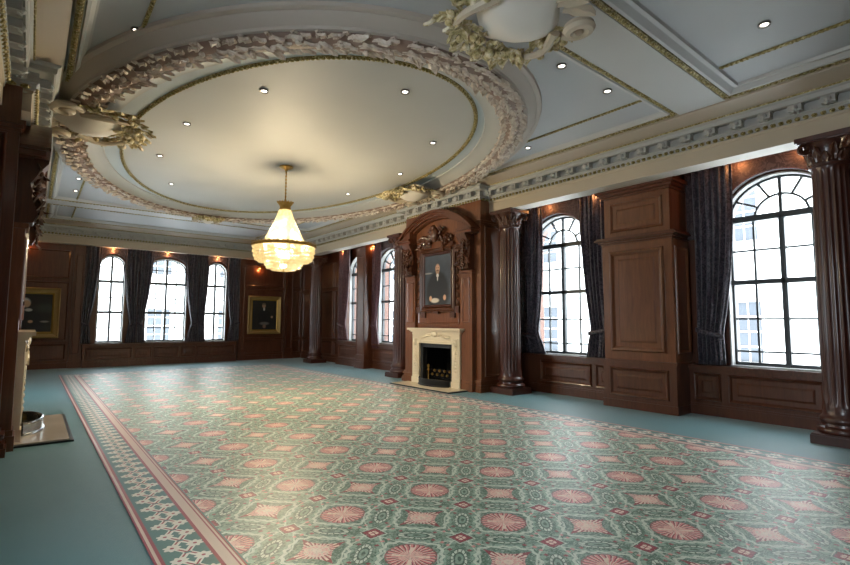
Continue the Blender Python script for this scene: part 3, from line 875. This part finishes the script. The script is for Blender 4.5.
# ------------------------------------------------------------------ columns
def column(label, loc):
    t = thing('fluted_column', label, 'column', loc, 0, None, 'thing')
    m = MB(); m.box(-.29, -.29, 0, .29, .29, .10); m.box(-.28, -.28, .10, .28, .28, .12); m.obj('plinth', 'mahogany_deep', t)
    m = MB(); m.lathe([(.27, .12), (.28, .14), (.28, .17), (.26, .195), (.235, .205), (.23, .235), (.248, .25), (.258, .27), (.252, .30), (.235, .315), (.222, .33), (.216, .36), (.212, .38)], 48); m.obj('base', 'mahogany_deep', t, True)
    m = MB(); seg = 20*8
    def rf(th, z):
        u = (th/(2*PI)*20) % 1
        f = 0 if u < .14 else sin(PI*(u-.14)/.86)**.7
        e = min(1, max(0, (z-.42)/.08)) * min(1, max(0, (3.28-z)/.06))
        return 1-.075*f*e
    m.lathe([(.21, .38), (.206, .42), (.206, .46), (.205, .5)]+[(.205-.018*((z-.5)/2.75)**1.6, z) for z in (.9, 1.4, 1.9, 2.4, 2.8, 3.1)]+[(.187, 3.22), (.187, 3.26), (.187, 3.28), (.195, 3.31)], seg, rf=rf)
    m.obj('shaft', 'mahogany_deep', t, True)
    cap = MB(); cap.lathe([(.2, 3.30), (.215, 3.315), (.215, 3.335), (.195, 3.345), (.19, 3.40), (.2, 3.5), (.23, 3.57), (.25, 3.60)], 32)
    cap.box(-.28, -.28, 3.615, .28, .28, 3.675); cap.box(-.26, -.26, 3.60, .26, .26, 3.62)
    c0 = cap.obj('capital', 'mahogany_deep', t, True)
    m = MB()
    for q in range(8):
        a = q/8*2*PI; m.leaf((.195*cos(a), .195*sin(a), 3.34), (cos(a)*.15, sin(a)*.15, 1), (cos(a), sin(a), 0), .13, .065, .25, 5)
    for q in range(8):
        a = (q+.5)/8*2*PI; m.leaf((.198*cos(a), .198*sin(a), 3.36), (cos(a)*.15, sin(a)*.15, 1), (cos(a), sin(a), 0), .2, .06, .25, 5)
    m.obj('acanthus_leaves', 'mahogany_carved', c0, True)
    for q in range(4):
        a = PI/4+q*PI/2; d = Vector((cos(a), sin(a), 0)); P = []
        for i in range(28):
            f = i/27; b = f*2.4*2*PI*.8; r = .075*(1-f*.85)
            P.append(tuple(d*(.30+r*cos(b+PI/2))+Vector((0, 0, 3.545+r*sin(b+PI/2)))))
        m = MB(); m.tube(P, [.026*(1-.5*i/27) for i in range(28)], 8); m.tube([tuple(d*.2+Vector((0, 0, 3.48))), tuple(d*.25+Vector((0, 0, 3.58))), tuple(d*.30+Vector((0, 0, 3.62)))], .025, 8)
        m.obj('volute', 'mahogany_carved', c0, True)
    return t
c1 = column('fluted mahogany column to the right of the cream right fireplace', (7.55, 6.62, 0))
dup(c1, (7.53, 1.44, 0), 0, 'dark fluted mahogany column at the right edge of view')
dup(c1, (7.5, 10.3, 0), 0, 'fluted mahogany column on the far side of the right fireplace')
dup(c1, (7.70, 15.6, 0), 0, 'fluted mahogany column in the far right corner')
# half-visible dark post behind the far column
# ------------------------------------------------------------------ panelled pier
def pier(label, side, y0, y1, front, name='panelled_pier'):
    t = thing(name, label, 'pier', (0, 0, 0), 0, None, 'thing')
    place(t, side, (y0+y1)/2, 0, -.012); hw = (y1-y0)/2; d = front-.012
    N = ((0, -d, 0), (1, 0, 0), (0, 0, 1), (0, -1, 0))
    m = MB(); m.box(-hw-.015, -d-.03, 0, hw+.015, 0, .76); m.box(-hw-.03, -d-.045, 0, hw+.03, 0, .13); m.box(-hw-.03, -d-.045, .74, hw+.03, 0, .79)
    m.panel((0, -d-.03, 0), *N[1:], -hw+.1, .2, hw-.1, .67, .06, .03)
    m.obj('pedestal', 'mahogany', t)
    m = MB(); m.box(-hw, -d, .79, hw, 0, 2.74)
    m.panel(*N, -hw+.13, .93, hw-.13, 2.62, .09, .045)
    for s_ in (-1, 1): m.panel((s_*hw, -d, 0), (0, 1, 0), (0, 0, 1), (s_, 0, 0), .08, .93, d-.08, 2.62, .05, .03, False)
    m.obj('main_panel', 'mahogany_warm', t)
    m = MB()
    for o_, z0, z1 in ((.02, 2.74, 2.77), (.05, 2.77, 2.80), (.10, 2.80, 2.83), (.075, 2.83, 2.86)): m.box(-hw-o_, -d-o_, z0, hw+o_, 0, z1)
    m.obj('cornice', 'mahogany', t)
    m = MB(); m.box(-hw+.03, -d+.03, 2.86, hw-.03, 0, 3.55); m.panel((0, -d+.03, 0), *N[1:], -hw+.14, 2.95, hw-.14, 3.46, .06, .03)
    m.obj('upper_panel', 'mahogany_warm', t)
    m = MB()
    for o_, z0, z1 in ((0, 3.55, 3.59), (.04, 3.59, 3.64), (.08, 3.64, 3.70)): m.box(-hw-o_, -d-o_, z0, hw+o_, 0, z1)
    m.box(-hw+.03, -d+.03, 3.70, hw-.03, 0, 4.11)
    m.obj('crown_moulding', 'mahogany', t)
    return t
pier('tall panelled mahogany pier between the two near right windows', 'right', 3.47, 4.66, .60)

# ------------------------------------------------------------------ chimney breasts, overmantels, fireplaces
def chimney(side, yc, hw, front, mant_front, tags):
    """front = breast face distance from wall (depth into the room); everything in wall-local coords, x along wall, -y into the room"""
    d = front; W_ = 'mahogany_warm' if side == 'right' else 'mahogany'  # left breast takes the darker wood, its shade put into the colour
    def root(name, key, cat):
        o = thing(name, tags[key], cat); place(o, side, yc); return o
    t = root('chimney_breast', 'breast', 'chimney breast'); t['kind'] = 'thing'
    m = MB()
    fw2 = .47
    m.box(-hw, -d, 0, -fw2, 0, 3.93); m.box(fw2, -d, 0, hw, 0, 3.93); m.box(-fw2, -d, .97, fw2, 0, 3.93); m.box(-fw2, -d+.62, 0, fw2, 0, .97)
    for s_ in (-1, 1):
        m.box(s_*(hw-.0), -d-.03, 0, s_*(hw-.42), -d, .2) 
        m.panel((s_*hw, -d, 0), (0, 1, 0), (0, 0, 1), (s_, 0, 0), .1, .3, d-.1, 3.4, .05, .025, False)
        for o_, z0, z1 in ((.07, 0, .09), (.055, .09, .14), (.025, .14, .18), (.05, .18, .23), (.02, .23, .26)): m.box(s_*(hw-.3), -d-o_, z0, s_*(hw+o_*.8), 0, z1)
        for o_, z0, z1 in ((.02, 3.42, 3.46), (.05, 3.46, 3.5), (.08, 3.5, 3.55)): m.box(s_*(hw-.12), -d-o_*.6, z0, s_*(hw+o_*.5), 0, z1)
    m.obj('panelled_face', W_, t)
    # firebox lining
    m = MB(); m.box(-fw2, -d+.6, 0, fw2, -d+.615, .97); m.box(-fw2, -d, 0, -fw2+.02, -d+.6, .97); m.box(fw2-.02, -d, 0, fw2, -d+.6, .97); m.box(-fw2, -d, .95, fw2, -d+.6, .97)
    m.obj('firebox', 'black_iron', t)
    # overmantel
    t = root('overmantel', 'over', 'overmantel')
    y = -d
    m = MB(); m.box(-.74, y-.05, 1.30, .74, y, 3.3); 
    m.panel((0, y-.05, 0), (1, 0, 0), (0, 0, 1), (0, -1, 0), -.70, 1.36, .70, 1.66, .04, .02, False)
    m.obj('back_panel', 'mahogany_warm', t)
    m = MB(); m.rect_mould((0, y-.05, 0), (1, 0, 0), (0, 0, 1), (0, -1, 0), -.60, 1.62, .60, 3.06, [(0, 0), (.0, .05), (.03, .07), (.06, .04), (.09, .05), (.11, .02), (.13, 0)])
    for s_ in (-1, 1):
        m.box(s_*.60, y-.10, 1.60, s_*.72, y-.05, 1.74); m.box(s_*.60, y-.10, 2.9, s_*.72, y-.05, 3.06)
        m.box(s_*.42, y-.09, 1.50, s_*.58, y-.05, 1.62)
        for q in range(7): m.leaf((s_*.62, y-.06, 2.9-q*.17), (s_*.5, 0, -1), (0, -1, 0), .15, .05, .4, 4)
    m.box(-.08, y-.13, 1.59, .08, y-.05, 1.64)
    m.obj('picture_surround', 'mahogany_carved', t)
    for s_ in (-1, 1):
        m = MB(); xa, xb = s_*.78, s_*1.12
        m.box(xa, y-.10, 1.30, xb, y, 2.42); m.panel((0, y-.10, 0), (1, 0, 0), (0, 0, 1), (0, -1, 0), min(xa, xb)+.05, 1.40, max(xa, xb)-.05, 2.34, .04, .02, False)
        m.box(xa-s_*.02, y-.13, 2.42, xb+s_*.02, y, 2.48)
        m.box(xa, y-.1, .1, xb, y, 1.30); m.box(xa-s_*.015, y-.13, 0, xb+s_*.03, y, .16); m.box(xa, y-.115, .16, xb+s_*.015, y, .22)
        p = m.obj('pilaster', 'mahogany_warm', t)
        m = MB()
        P = [(y, 2.48), (y-.16, 2.5), (y-.2, 2.6), (y-.14, 2.78), (y-.12, 2.95), (y-.2, 3.1), (y-.27, 3.2), (y-.27, 3.24), (y, 3.24)]
        m.prism_x(P, min(xa, xb)+.03, max(xa, xb)-.03)
        cx = (xa+xb)/2
        for q in range(22):
            z = random.uniform(2.5, 3.15); m.leaf((cx+random.uniform(-.12, .12), y-.15, z), (random.uniform(-1, 1), -.2, random.uniform(-1, .8)), (0, -1, 0), random.uniform(.1, .2), random.uniform(.03, .06), .5, 4)
        for z in (2.56, 3.06):
            P = [(cx+.07*(1-i/24)*cos(i/20*3*PI), y-.21, z+.07*(1-i/24)*sin(i/20*3*PI)) for i in range(21)]
            m.tube(P, .02, 6)
        for k in range(7): m.blob((cx, y-.18, 2.62+.06*k), (.035, .04, .035), None, 7, 5)
        m.obj('carved_bracket', 'mahogany_carved', t, True)
    # arched hood (segmental pediment)
    m = MB(); W = 1.22; zs, zt = 3.27, 3.80; n = 26
    R_ = (W*W+(zt-zs)**2)/(2*(zt-zs)); a0 = math.asin(W/R_); cz = zt-R_
    def arc(rad, k): 
        a = -a0+2*a0*k/n; return (rad*sin(a), cz+rad*cos(a))
    for y_, r0, r1 in ((-.24, -.0, .05), (-.28, .04, .09), (-.20, -.05, .0), (-.14, -.09, -.05)):
        for k in range(n):
            p, q = arc(R_+r1, k), arc(R_+r1, k+1); s0, s1 = arc(R_+r0, k), arc(R_+r0, k+1)
            m.prism([p, q, s1, s0], y+y_, y)
    for s_ in (-1, 1):
        m.box(s_*(W-.42), y-.24, 3.24, s_*(W+.02), y, 3.30); m.box(s_*(W-.40), y-.28, 3.30, s_*(W+.05), y, 3.35)
        m.prism([(s_*(W+.03), 3.33), (s_*(W-.4), 3.33), (s_*(W-.4), 3.52), (s_*(W-.1), 3.42)], y-.24, y)
    m.obj('arched_hood', 'mahogany', t)
    m = MB(); m.blob((0, y-.16, 3.36), (.12, .09, .17), None, 12, 8)
    m.blob((0, y-.2, 3.5), (.07, .06, .07), None, 10, 6)
    for s_ in (-1, 1):
        P = [(s_*(.14+.09*(1-i/26)*cos(i/20*2.6*PI)), y-.14, 3.42+.09*(1-i/26)*sin(i/20*2.6*PI)) for i in range(21)]; m.tube(P, .028, 7)
        for q in range(16):
            m.leaf((s_*random.uniform(.12, .6), y-.07, random.uniform(3.12, 3.36)), (s_*random.uniform(.2, 1), 0, random.uniform(-.8, .4)), (0, -1, 0), random.uniform(.12, .22), random.uniform(.04, .065), .5, 4)
        for q in range(6): m.blob((s_*random.uniform(.15, .6), y-.1, random.uniform(3.14, 3.32)), (.045, .05, .045), None, 7, 5)
    m.obj('carved_crest', 'mahogany_carved', t, True)
    m = MB(); m.prism([(-1.08, 3.24)]+[(min(1.08, max(-1.08, arc(R_-.1, k)[0])), arc(R_-.1, k)[1]) for k in range(n+1)]+[(1.08, 3.24)], y-.03, y)
    m.obj('tympanum', 'mahogany_warm', t)
    # portrait in the overmantel
    t = root('portrait_painting', 'portrait', 'painting')
    yy = y-.052
    m = MB(); m.box(-.46, yy-.02, 1.77, .46, yy, 2.92); m.obj('canvas', tags['canvas'], t)
    m = MB(); m.rect_mould((0, yy, 0), (1, 0, 0), (0, 0, 1), (0, -1, 0), -.485, 1.745, .485, 2.945, [(-.0, 0), (0, .05), (.03, .04), (.045, .02), (.045, 0)]); m.obj('frame', 'mahogany_deep', t)
    # marble chimneypiece, local depth mf
    mf = mant_front
    t = root('fireplace', 'fire', 'fireplace')
    for s_ in (-1, 1):
        m = MB(); xa, xb = s_*.56, s_*.80
        m.box(xa, -mf+.03, .03, xb, -d, 1.12); m.box(s_*.545, -mf+.015, .03, s_*.815, -d, .16)
        m.panel((0, -mf+.03, 0), (1, 0, 0), (0, 0, 1), (0, -1, 0), min(xa, xb)+.03, .22, max(xa, xb)-.03, 1.04, .03, .012, False)
        for q in range(9): m.blob(((xa+xb)/2, -mf+.025, .98-q*.075), (.035, .022, .032), None, 8, 5)
        for q in range(4): m.leaf(((xa+xb)/2, -mf+.02, 1.04-q*.02), (random.uniform(-.4, .4), 0, -1), (0, -1, 0), .1, .04, .4, 4)
        m.obj('jamb', 'marble_cream', t)
    m = MB(); m.box(-.56, -mf+.03, .93, .56, -d, 1.12); m.box(-.80, -mf+.02, 1.12, .80, -d, 1.15); m.box(-.57, -mf+.015, .93, .57, -mf+.03, .955)
    m.panel((0, -mf+.03, 0), (1, 0, 0), (0, 0, 1), (0, -1, 0), -.54, .97, .54, 1.11, .02, .01, False)
    l = m.obj('lintel', 'marble_cream', t)
    m = MB(); m.blob((0, -mf+.01, 1.14), (.10, .035, .07), None, 12, 6)
    for s_ in (-1, 1):
        for q in range(7): m.leaf((s_*(.09+.05*q), -mf+.02, 1.12-.008*q), (s_, 0, .15*sin(q)), (0, -1, 0), .11, .035, .3, 4)
    m.obj('carved_swag', 'marble_cream', l, True)
    m = MB()
    for o_, z0, z1 in ((.0, 1.15, 1.18), (.03, 1.18, 1.205), (.055, 1.205, 1.225), (.09, 1.225, 1.27)): m.box(-.81-o_, -mf+.03-o_, z0, .81+o_, -d, z1)
    m.obj('mantel_shelf', 'marble_cream', t)
    m = MB(); m.box(-.56, -mf+.08, .03, -.47, -d, .93); m.box(.56, -mf+.08, .03, .47, -d, .93); m.box(-.47, -mf+.08, .84, .47, -d, .93)
    m.obj('slate_slip', 'slate', t)
    # iron insert and grate
    t = root('fire_grate', 'grate', 'grate')
    m = MB(); m.box(-.44, -d+.1, .14, .44, -d+.42, .17)
    for q in range(11): m.tube([(-.4+.08*q, -d+.08, .12), (-.4+.08*q, -d+.06, .34)], .011, 6)
    m.tube([(-.44, -d+.06, .34), (.44, -d+.06, .34)], .013, 6); m.tube([(-.44, -d+.07, .22), (.44, -d+.07, .22)], .013, 6)
    for s_ in (-1, 1): m.box(s_*.42, -d+.08, .03, s_*.38, -d+.12, .4)
    m.obj('iron_basket', 'black_iron', t)
    for s_ in (-1, 1):
        m = MB(); m.lathe([(.03, .03), (.035, .06), (.014, .09), (.014, .3), (.028, .33), (.014, .36), (.03, .40), (.03, .43), (.001, .46)], 14, (s_*.42, -d+.02, 0)); m.obj('brass_finial', 'brass', t, True)
    for q in range(8):
        m = MB(); m.lathe([(.001, -.035), (.03, -.018), (.03, .018), (.001, .035)], 10, (-.30+.085*q, -d+.035, .235+.09*(q % 2))); m.obj('brass_knob', 'brass', t, True)
    m = MB()
    for q in range(26): m.blob((random.uniform(-.36, .36), -d+random.uniform(.14, .36), random.uniform(.19, .30)), (random.uniform(.04, .06),)*3, None, 6, 4)
    tag(m.obj('coals', 'charcoal', t), kind='stuff')
    # hearth slab and fender
    hx = tags['hearth']
    m = MB(); m.box(-hx[0]-.04, -hx[1]-.04, .002, hx[0]+.04, -d, .02)
    t = root('hearth_slab', 'hearthlab', 'hearth'); m.obj('border', 'slate', t)
    m = MB(); m.box(-hx[0], -hx[1], .018, hx[0], -d+.0, .03); m.obj('slab', 'marble_cream' if side == 'right' else 'marble_grey', t)
    t = root('fender', 'fender', 'fender')
    P = [(-.50+1.0*i/24, -mf-.00-.20*sin(PI*i/24)**.6, .105) for i in range(25)]
    m = MB()
    m.rings([[(p[0], p[1], z) for p in P] for z in (.035, .16)]+[[(p[0], p[1]+.03, z) for p in P] for z in (.16, .035)], False, False); m.obj('curved_panel', tags['fendermat'], t, True)
    m = MB(); m.tube([(p[0], p[1]+.01, .17) for p in P], .016, 8); m.tube([(p[0], p[1]+.0, .04) for p in P], .02, 8); m.obj('rail', 'black_iron' if side == 'right' else 'steel', t, True)
chimney('right', 8.28, 1.28, XR-7.10, XR-6.92, dict(
    breast='mahogany chimney breast behind the right fireplace', over='carved mahogany overmantel with arched hood above the right fireplace',
    portrait='dark portrait of a bald sitter above the right fireplace', fire='cream carved marble fireplace on the right wall', grate='black iron fire grate with brass knobs in the right fireplace',
    hearthlab='pale marble hearth slab before the right fireplace', fender='curved black fender in front of the right fireplace', hearth=(.98, XR-6.5), fendermat='black_iron', canvas='canvas_overmantel'))
chimney('left', 8.1, 1.37, -.2-XL, .0-XL, dict(
    breast='mahogany chimney breast at the left edge, shade put into its colour', over='dark carved mahogany overmantel with hood at the left edge',
    portrait='portrait above the left fireplace, seen edge-on', fire='cream carved marble fireplace at the left edge, seen edge-on', grate='iron grate inside the left fireplace',
    hearthlab='grey marble hearth slab with dark border on the left', fender='curved polished steel fender on the left hearth', hearth=(.97, .43-XL), fendermat='steel', canvas='canvas_overmantel'))

# ------------------------------------------------------------------ far wall portraits
def portrait(label, x, z, w, h, canvas, fw_):
    t = thing('portrait_painting', label, 'painting', (x, YF-.075, z))
    m = MB(); m.box(-w/2+fw_*.8, -.03, -h/2+fw_*.8, w/2-fw_*.8, 0, h/2-fw_*.8); m.obj('canvas', canvas, t)
    m = MB(); m.rect_mould((0, 0, 0), (1, 0, 0), (0, 0, 1), (0, -1, 0), -w/2, -h/2, w/2, h/2, [(0, 0), (0, .07), (fw_*.15, .09), (fw_*.35, .07), (fw_*.5, .06), (fw_*.8, .045), (fw_*.9, .055), (fw_, .03), (fw_, .0)])
    m.obj('gilt_frame', 'gilt_frame', t)
    m = MB(); m.rect_mould((0, 0, 0), (1, 0, 0), (0, 0, 1), (0, -1, 0), -w/2+fw_*.8, -h/2+fw_*.8, w/2-fw_*.8, h/2-fw_*.8, [(0, .05), (.01, .06), (fw_*.3, .035), (fw_*.3, .02)]); m.obj('inner_slip', 'gilt', t)
portrait('gilt-framed portrait of an old sitter with pale hair, left on far wall', -.17, 1.62, 1.66, 1.46, 'canvas_sitter', .17)
portrait('gilt-framed portrait of a standing figure, right of the far windows', 6.8, 1.64, 1.24, 1.40, 'canvas_standing', .15)

# ------------------------------------------------------------------ curtains, pelmets, small spots
def curtain(label, side, c_out, c_top, c_tie, c_bot, ztop, ztie, zbot, depth, mat, tie=True, group=None, lining=False):
    """c_out = fixed outer edge, c_* = inner edge at top / tie / bottom (positions along the wall)"""
    t = thing('curtain', label, 'curtain', (0, 0, 0), 0, group); place(t, side, c_out)
    o, ct, ci, cb = 0, wl(side, c_top)-wl(side, c_out), wl(side, c_tie)-wl(side, c_out), wl(side, c_bot)-wl(side, c_out)
    m = MB(); R = []; ns, nz = 60, 36; folds = max(4, int(abs(ct)/.085))
    for i in range(nz+1):
        z = ztop+(zbot-ztop)*i/nz
        if z > ztie:
            f = (ztop-z)/(ztop-ztie); w = ct+(ci-ct)*(f**2.2)
        else:
            f = (ztie-z)/(ztie-zbot); w = ci+(cb-ci)*(f**.6)
        amp = .035+.02*(1-abs(w/ct) if ct else 0)
        row = []
        for k in range(ns+1):
            s_ = k/ns
            row.append((o+w*s_, -depth-amp*sin(2*PI*folds*s_+.5*sin(z*2))-.012*sin(2*PI*folds*2.3*s_+z), z))
        R.append(row)
    m.rings(R, False, False)
    cl = m.obj('cloth', mat, t, True)
    md = cl.modifiers.new('thick', 'SOLIDIFY'); md.thickness = .012
    if tie:
        m = MB(); P = [(o+ci*(-.05+1.1*k/14), -depth-.075-.02*sin(PI*k/14), ztie+.05-.10*k/14) for k in range(15)]
        m.rings([[(p[0], p[1], p[2]+dz) for p in P] for dz in (-.035, 0, .035)], False, False)
        q = m.obj('tieback', mat, t, True); md = q.modifiers.new('thick', 'SOLIDIFY'); md.thickness = .015
    return t
def pelmet(label, side, c, hw, z0, zarch, rise, ahw, ztop, depth, mat, th=.10, swag=.25):
    """board-backed damask valance with an arched lower edge"""
    t = thing('pelmet', label, 'pelmet', (0, 0, 0)); place(t, side, c)
    m = MB(); n = 20
    P = [(-ahw+2*ahw*k/n, zarch+rise*math.sqrt(max(0, 1-(-1+2*k/n)**2))) for k in range(n+1)]
    m.box(-hw, -depth-th, z0, -ahw, -depth, ztop); m.box(ahw, -depth-th, z0, hw, -depth, ztop)
    m2 = []
    for p, q in zip(P, P[1:]): m.prism([(p[0], min(p[1], ztop-.04)), (q[0], min(q[1], ztop-.04)), (q[0], ztop), (p[0], ztop)], -depth-th, -depth)
    m.obj('valance', mat, t)
    m = MB(); E_ = [(-ahw, -depth-th-.005, z0)]+[(p[0], -depth-th-.005, min(p[1], ztop-.04)) for p in P]+[(ahw, -depth-th-.005, z0)]
    m.tube(E_, .009, 6); m.obj('fringe', 'curtain_plum', t, True)
    return t
RC = 'curtains of the right wall windows'; FC = 'curtains of the far wall windows'
# near right window (centre 2.15) and the one beyond the pier (centre 6.0)
curtain('dark damask curtain beside the near right window, against the tall pier', 'right', 3.30, 2.72, 2.95, 2.93, 4.0, 1.25, .77, .16, 'curtain_damask', group=RC)
curtain('dark damask curtain of the near right window behind the right column', 'right', .95, 1.6, 1.3, 1.35, 4.0, 1.25, .77, .16, 'curtain_damask', group=RC)
curtain('dark damask curtain just right of the fluted column by the fireplace', 'right', 7.0, 6.28, 6.42, 6.24, 4.0, 1.15, .77, .16, 'curtain_damask', group=RC)
curtain('dark damask curtain between the second right window and the pier', 'right', 4.72, 5.42, 5.2, 5.3, 4.0, 1.25, .77, .16, 'curtain_damask', group=RC)
pelmet('damask pelmet arched over the near right window', 'right', 2.22, 1.21, 2.75, 3.02, .60, .70, 4.1, .03, 'pelmet_damask')
pelmet('damask pelmet arched over the window beyond the pier', 'right', 5.98, 1.24, 2.75, 3.02, .60, .70, 4.1, .03, 'pelmet_damask')
# windows beyond the fireplace
curtain('plum curtain with pale lining edge left of the window past the fireplace', 'right', 12.75, 12.25, 12.5, 12.3, 4.0, 1.3, .62, .2, 'curtain_plum', group=RC)
curtain('plum curtain of the window past the fireplace, on its fireplace side', 'right', 11.0, 11.35, 11.15, 11.25, 4.0, 1.3, .76, .16, 'curtain_plum', group=RC)
curtain('red damask curtain left of the farthest right window', 'right', 14.45, 13.85, 14.1, 13.9, 4.0, 1.3, .8, .36, 'curtain_plum', group=RC)
pelmet('damask pelmet over the window just past the fireplace', 'right', 11.95, .95, 3.0, 3.02, .60, .70, 4.1, .03, 'pelmet_damask')
# far wall
curtain('grey damask curtain at the left end of the far windows', 'far', 1.2, 1.62, 1.38, 1.45, 3.95, 1.3, .72, .12, 'curtain_damask', group=FC)
curtain('grey damask curtain right of the first far window', 'far', 2.62, 2.22, 2.45, 2.35, 3.95, 1.3, .72, .12, 'curtain_damask', group=FC)
curtain('grey damask curtain left of the wide middle far window', 'far', 2.66, 3.06, 2.80, 2.9, 3.95, 1.3, .72, .14, 'curtain_damask', group=FC)
curtain('grey damask curtain right of the wide middle far window', 'far', 4.44, 4.0, 4.26, 4.1, 3.95, 1.3, .72, .14, 'curtain_damask', group=FC)
curtain('grey damask curtain left of the third far window', 'far', 4.48, 4.8, 4.66, 4.72, 3.95, 1.3, .72, .12, 'curtain_damask', group=FC)
curtain('grey damask curtain at the right end of the far windows', 'far', 5.85, 5.36, 5.55, 5.45, 3.95, 1.3, .72, .12, 'curtain_damask', group=FC)
pelmet('grey damask pelmet over the first far window', 'far', 1.93, .72, 3.0, 3.14, .38, .38, 4.1, .02, 'curtain_damask', .08)
pelmet('grey damask pelmet over the wide middle far window', 'far', 3.5, .84, 3.0, 3.12, .42, .64, 4.1, .02, 'curtain_damask', .08)
pelmet('grey damask pelmet over the third far window', 'far', 5.09, .74, 3.0, 3.14, .38, .38, 4.1, .02, 'curtain_damask', .08)
def wallspot(label, side, c, z, depth, first=[None]):
    if first[0] is None:
        t = thing('wall_spotlight', label, 'spotlight', (0, 0, 0), 0, 'small warm spotlights above the windows')
        m = MB(); m.lathe([(.02, .05), (.04, .04), (.045, -.02), (.035, -.03)], 16); m.obj('lamp_housing', 'brass', t, True)
        m = MB(); m.lathe([(.001, -.04), (.03, -.035), (.034, -.028), (.001, -.026)], 14); m.obj('lamp', 'spot_lit', t, True)
        first[0] = t
    else:
        t = dup(first[0], (0, 0, 0), 0, label)
    place(t, side, c, z, -depth)
    lo = light('wall_spot', 'POINT', tuple(t.location-Vector((0, 0, .09))), 1.8, (1, .42, .14), .03)
    return t
for side, c, z, dp, lab in (('right', 2.62, 3.86, .22, 'warm spotlight above the near right window, left of its arch'), ('right', 1.85, 3.86, .22, 'warm spotlight above the near right window beside the right column'),
                       ('right', 5.0, 3.86, .22, 'warm spotlight next to the tall pier above the second window'), ('right', 6.12, 3.86, .22, 'warm spotlight over the arch of the second right window'),
                       ('far', 1.9, 3.68, .16, 'warm spotlight above the first far window'), ('far', 3.45, 3.68, .16, 'warm spotlight above the wide middle far window'), ('far', 5.05, 3.68, .16, 'warm spotlight above the third far window'),
                       ('far', -.2, 3.62, .14, 'warm spotlight above the left portrait'), ('far', 6.55, 3.4, .14, 'warm spotlight above the right portrait'), ('right', 12.6, 3.75, .25, 'warm spotlight above the window past the fireplace'), ('right', 14.2, 3.75, .4, 'warm spotlight above the farthest right window')):
    wallspot(lab, side, c, z, dp)

# ------------------------------------------------------------------ outside
def facade(label, x, y0, y1, h, rz=0, loc=(0, 0, 0)):
    t = thing('building', label, 'building', loc, rz)
    m = MB(); m.box(x, y0, -6, x+1.5, y1, h)
    for z in (-1, 2.9, 6): m.box(x-.15, y0, z, x, y1, z+.25)
    m.obj('wall', 'stone_pale', t)
    pitch = 3.3; n = int((y1-y0)/pitch)
    for k in range(n):
        for z in (.35, 3.7):
            yy = y0+1.2+pitch*k
            m = MB(); m.box(x-.10, yy-.65, z-.12, x, yy+.65, z); m.box(x-.06, yy-.6, z, x, yy-.5, z+1.65); m.box(x-.06, yy+.5, z, x, yy+.6, z+1.65); m.box(x-.06, yy-.6, z+1.65, x, yy+.6, z+1.75)
            for q in range(1, 4): m.box(x-.035, yy-.5, z+1.65*q/4-.02, x, yy+.5, z+1.65*q/4+.02)
            for q in (-.17, .17): m.box(x-.03, yy+q-.015, z, x, yy+q+.015, z+1.65)
            w = m.obj('window', 'stone_pale', t)
            m = MB(); m.box(x-.012, yy-.5, z, x+.01, yy+.5, z+1.65); m.obj('pane', 'building_glass', w)
    return t
facade('pale stone building across the street through the right windows', 15.5, -6, 24, 9)
facade('pale stone building beyond the far windows', 0, -8, 16, 9, PI/2, (8, 27, 0))

# ------------------------------------------------------------------ world and render look
w = bpy.data.worlds.new('world'); sc.world = w; w.use_nodes = True
nt = w.node_tree; nt.nodes.clear()
out = nt.nodes.new('ShaderNodeOutputWorld'); bg = nt.nodes.new('ShaderNodeBackground')
bg.inputs[0].default_value = (.85, .935, 1.0, 1); bg.inputs[1].default_value = 8.0
nt.links.new(bg.outputs[0], out.inputs[0])
vs = sc.view_settings
sc.display_settings.display_device = 'sRGB'
vs.view_transform = 'Standard'; vs.look = 'None'; vs.exposure = 1.15; vs.gamma = 1; vs.use_curve_mapping = False
cy = sc.cycles
cy.use_denoising = True
try: cy.denoiser = 'OPENIMAGEDENOISE'
except Exception: pass
cy.max_bounces = 10; cy.diffuse_bounces = 6; cy.glossy_bounces = 4; cy.transparent_max_bounces = 12
cy.sample_clamp_indirect = 6; cy.caustics_reflective = False; cy.caustics_refractive = False
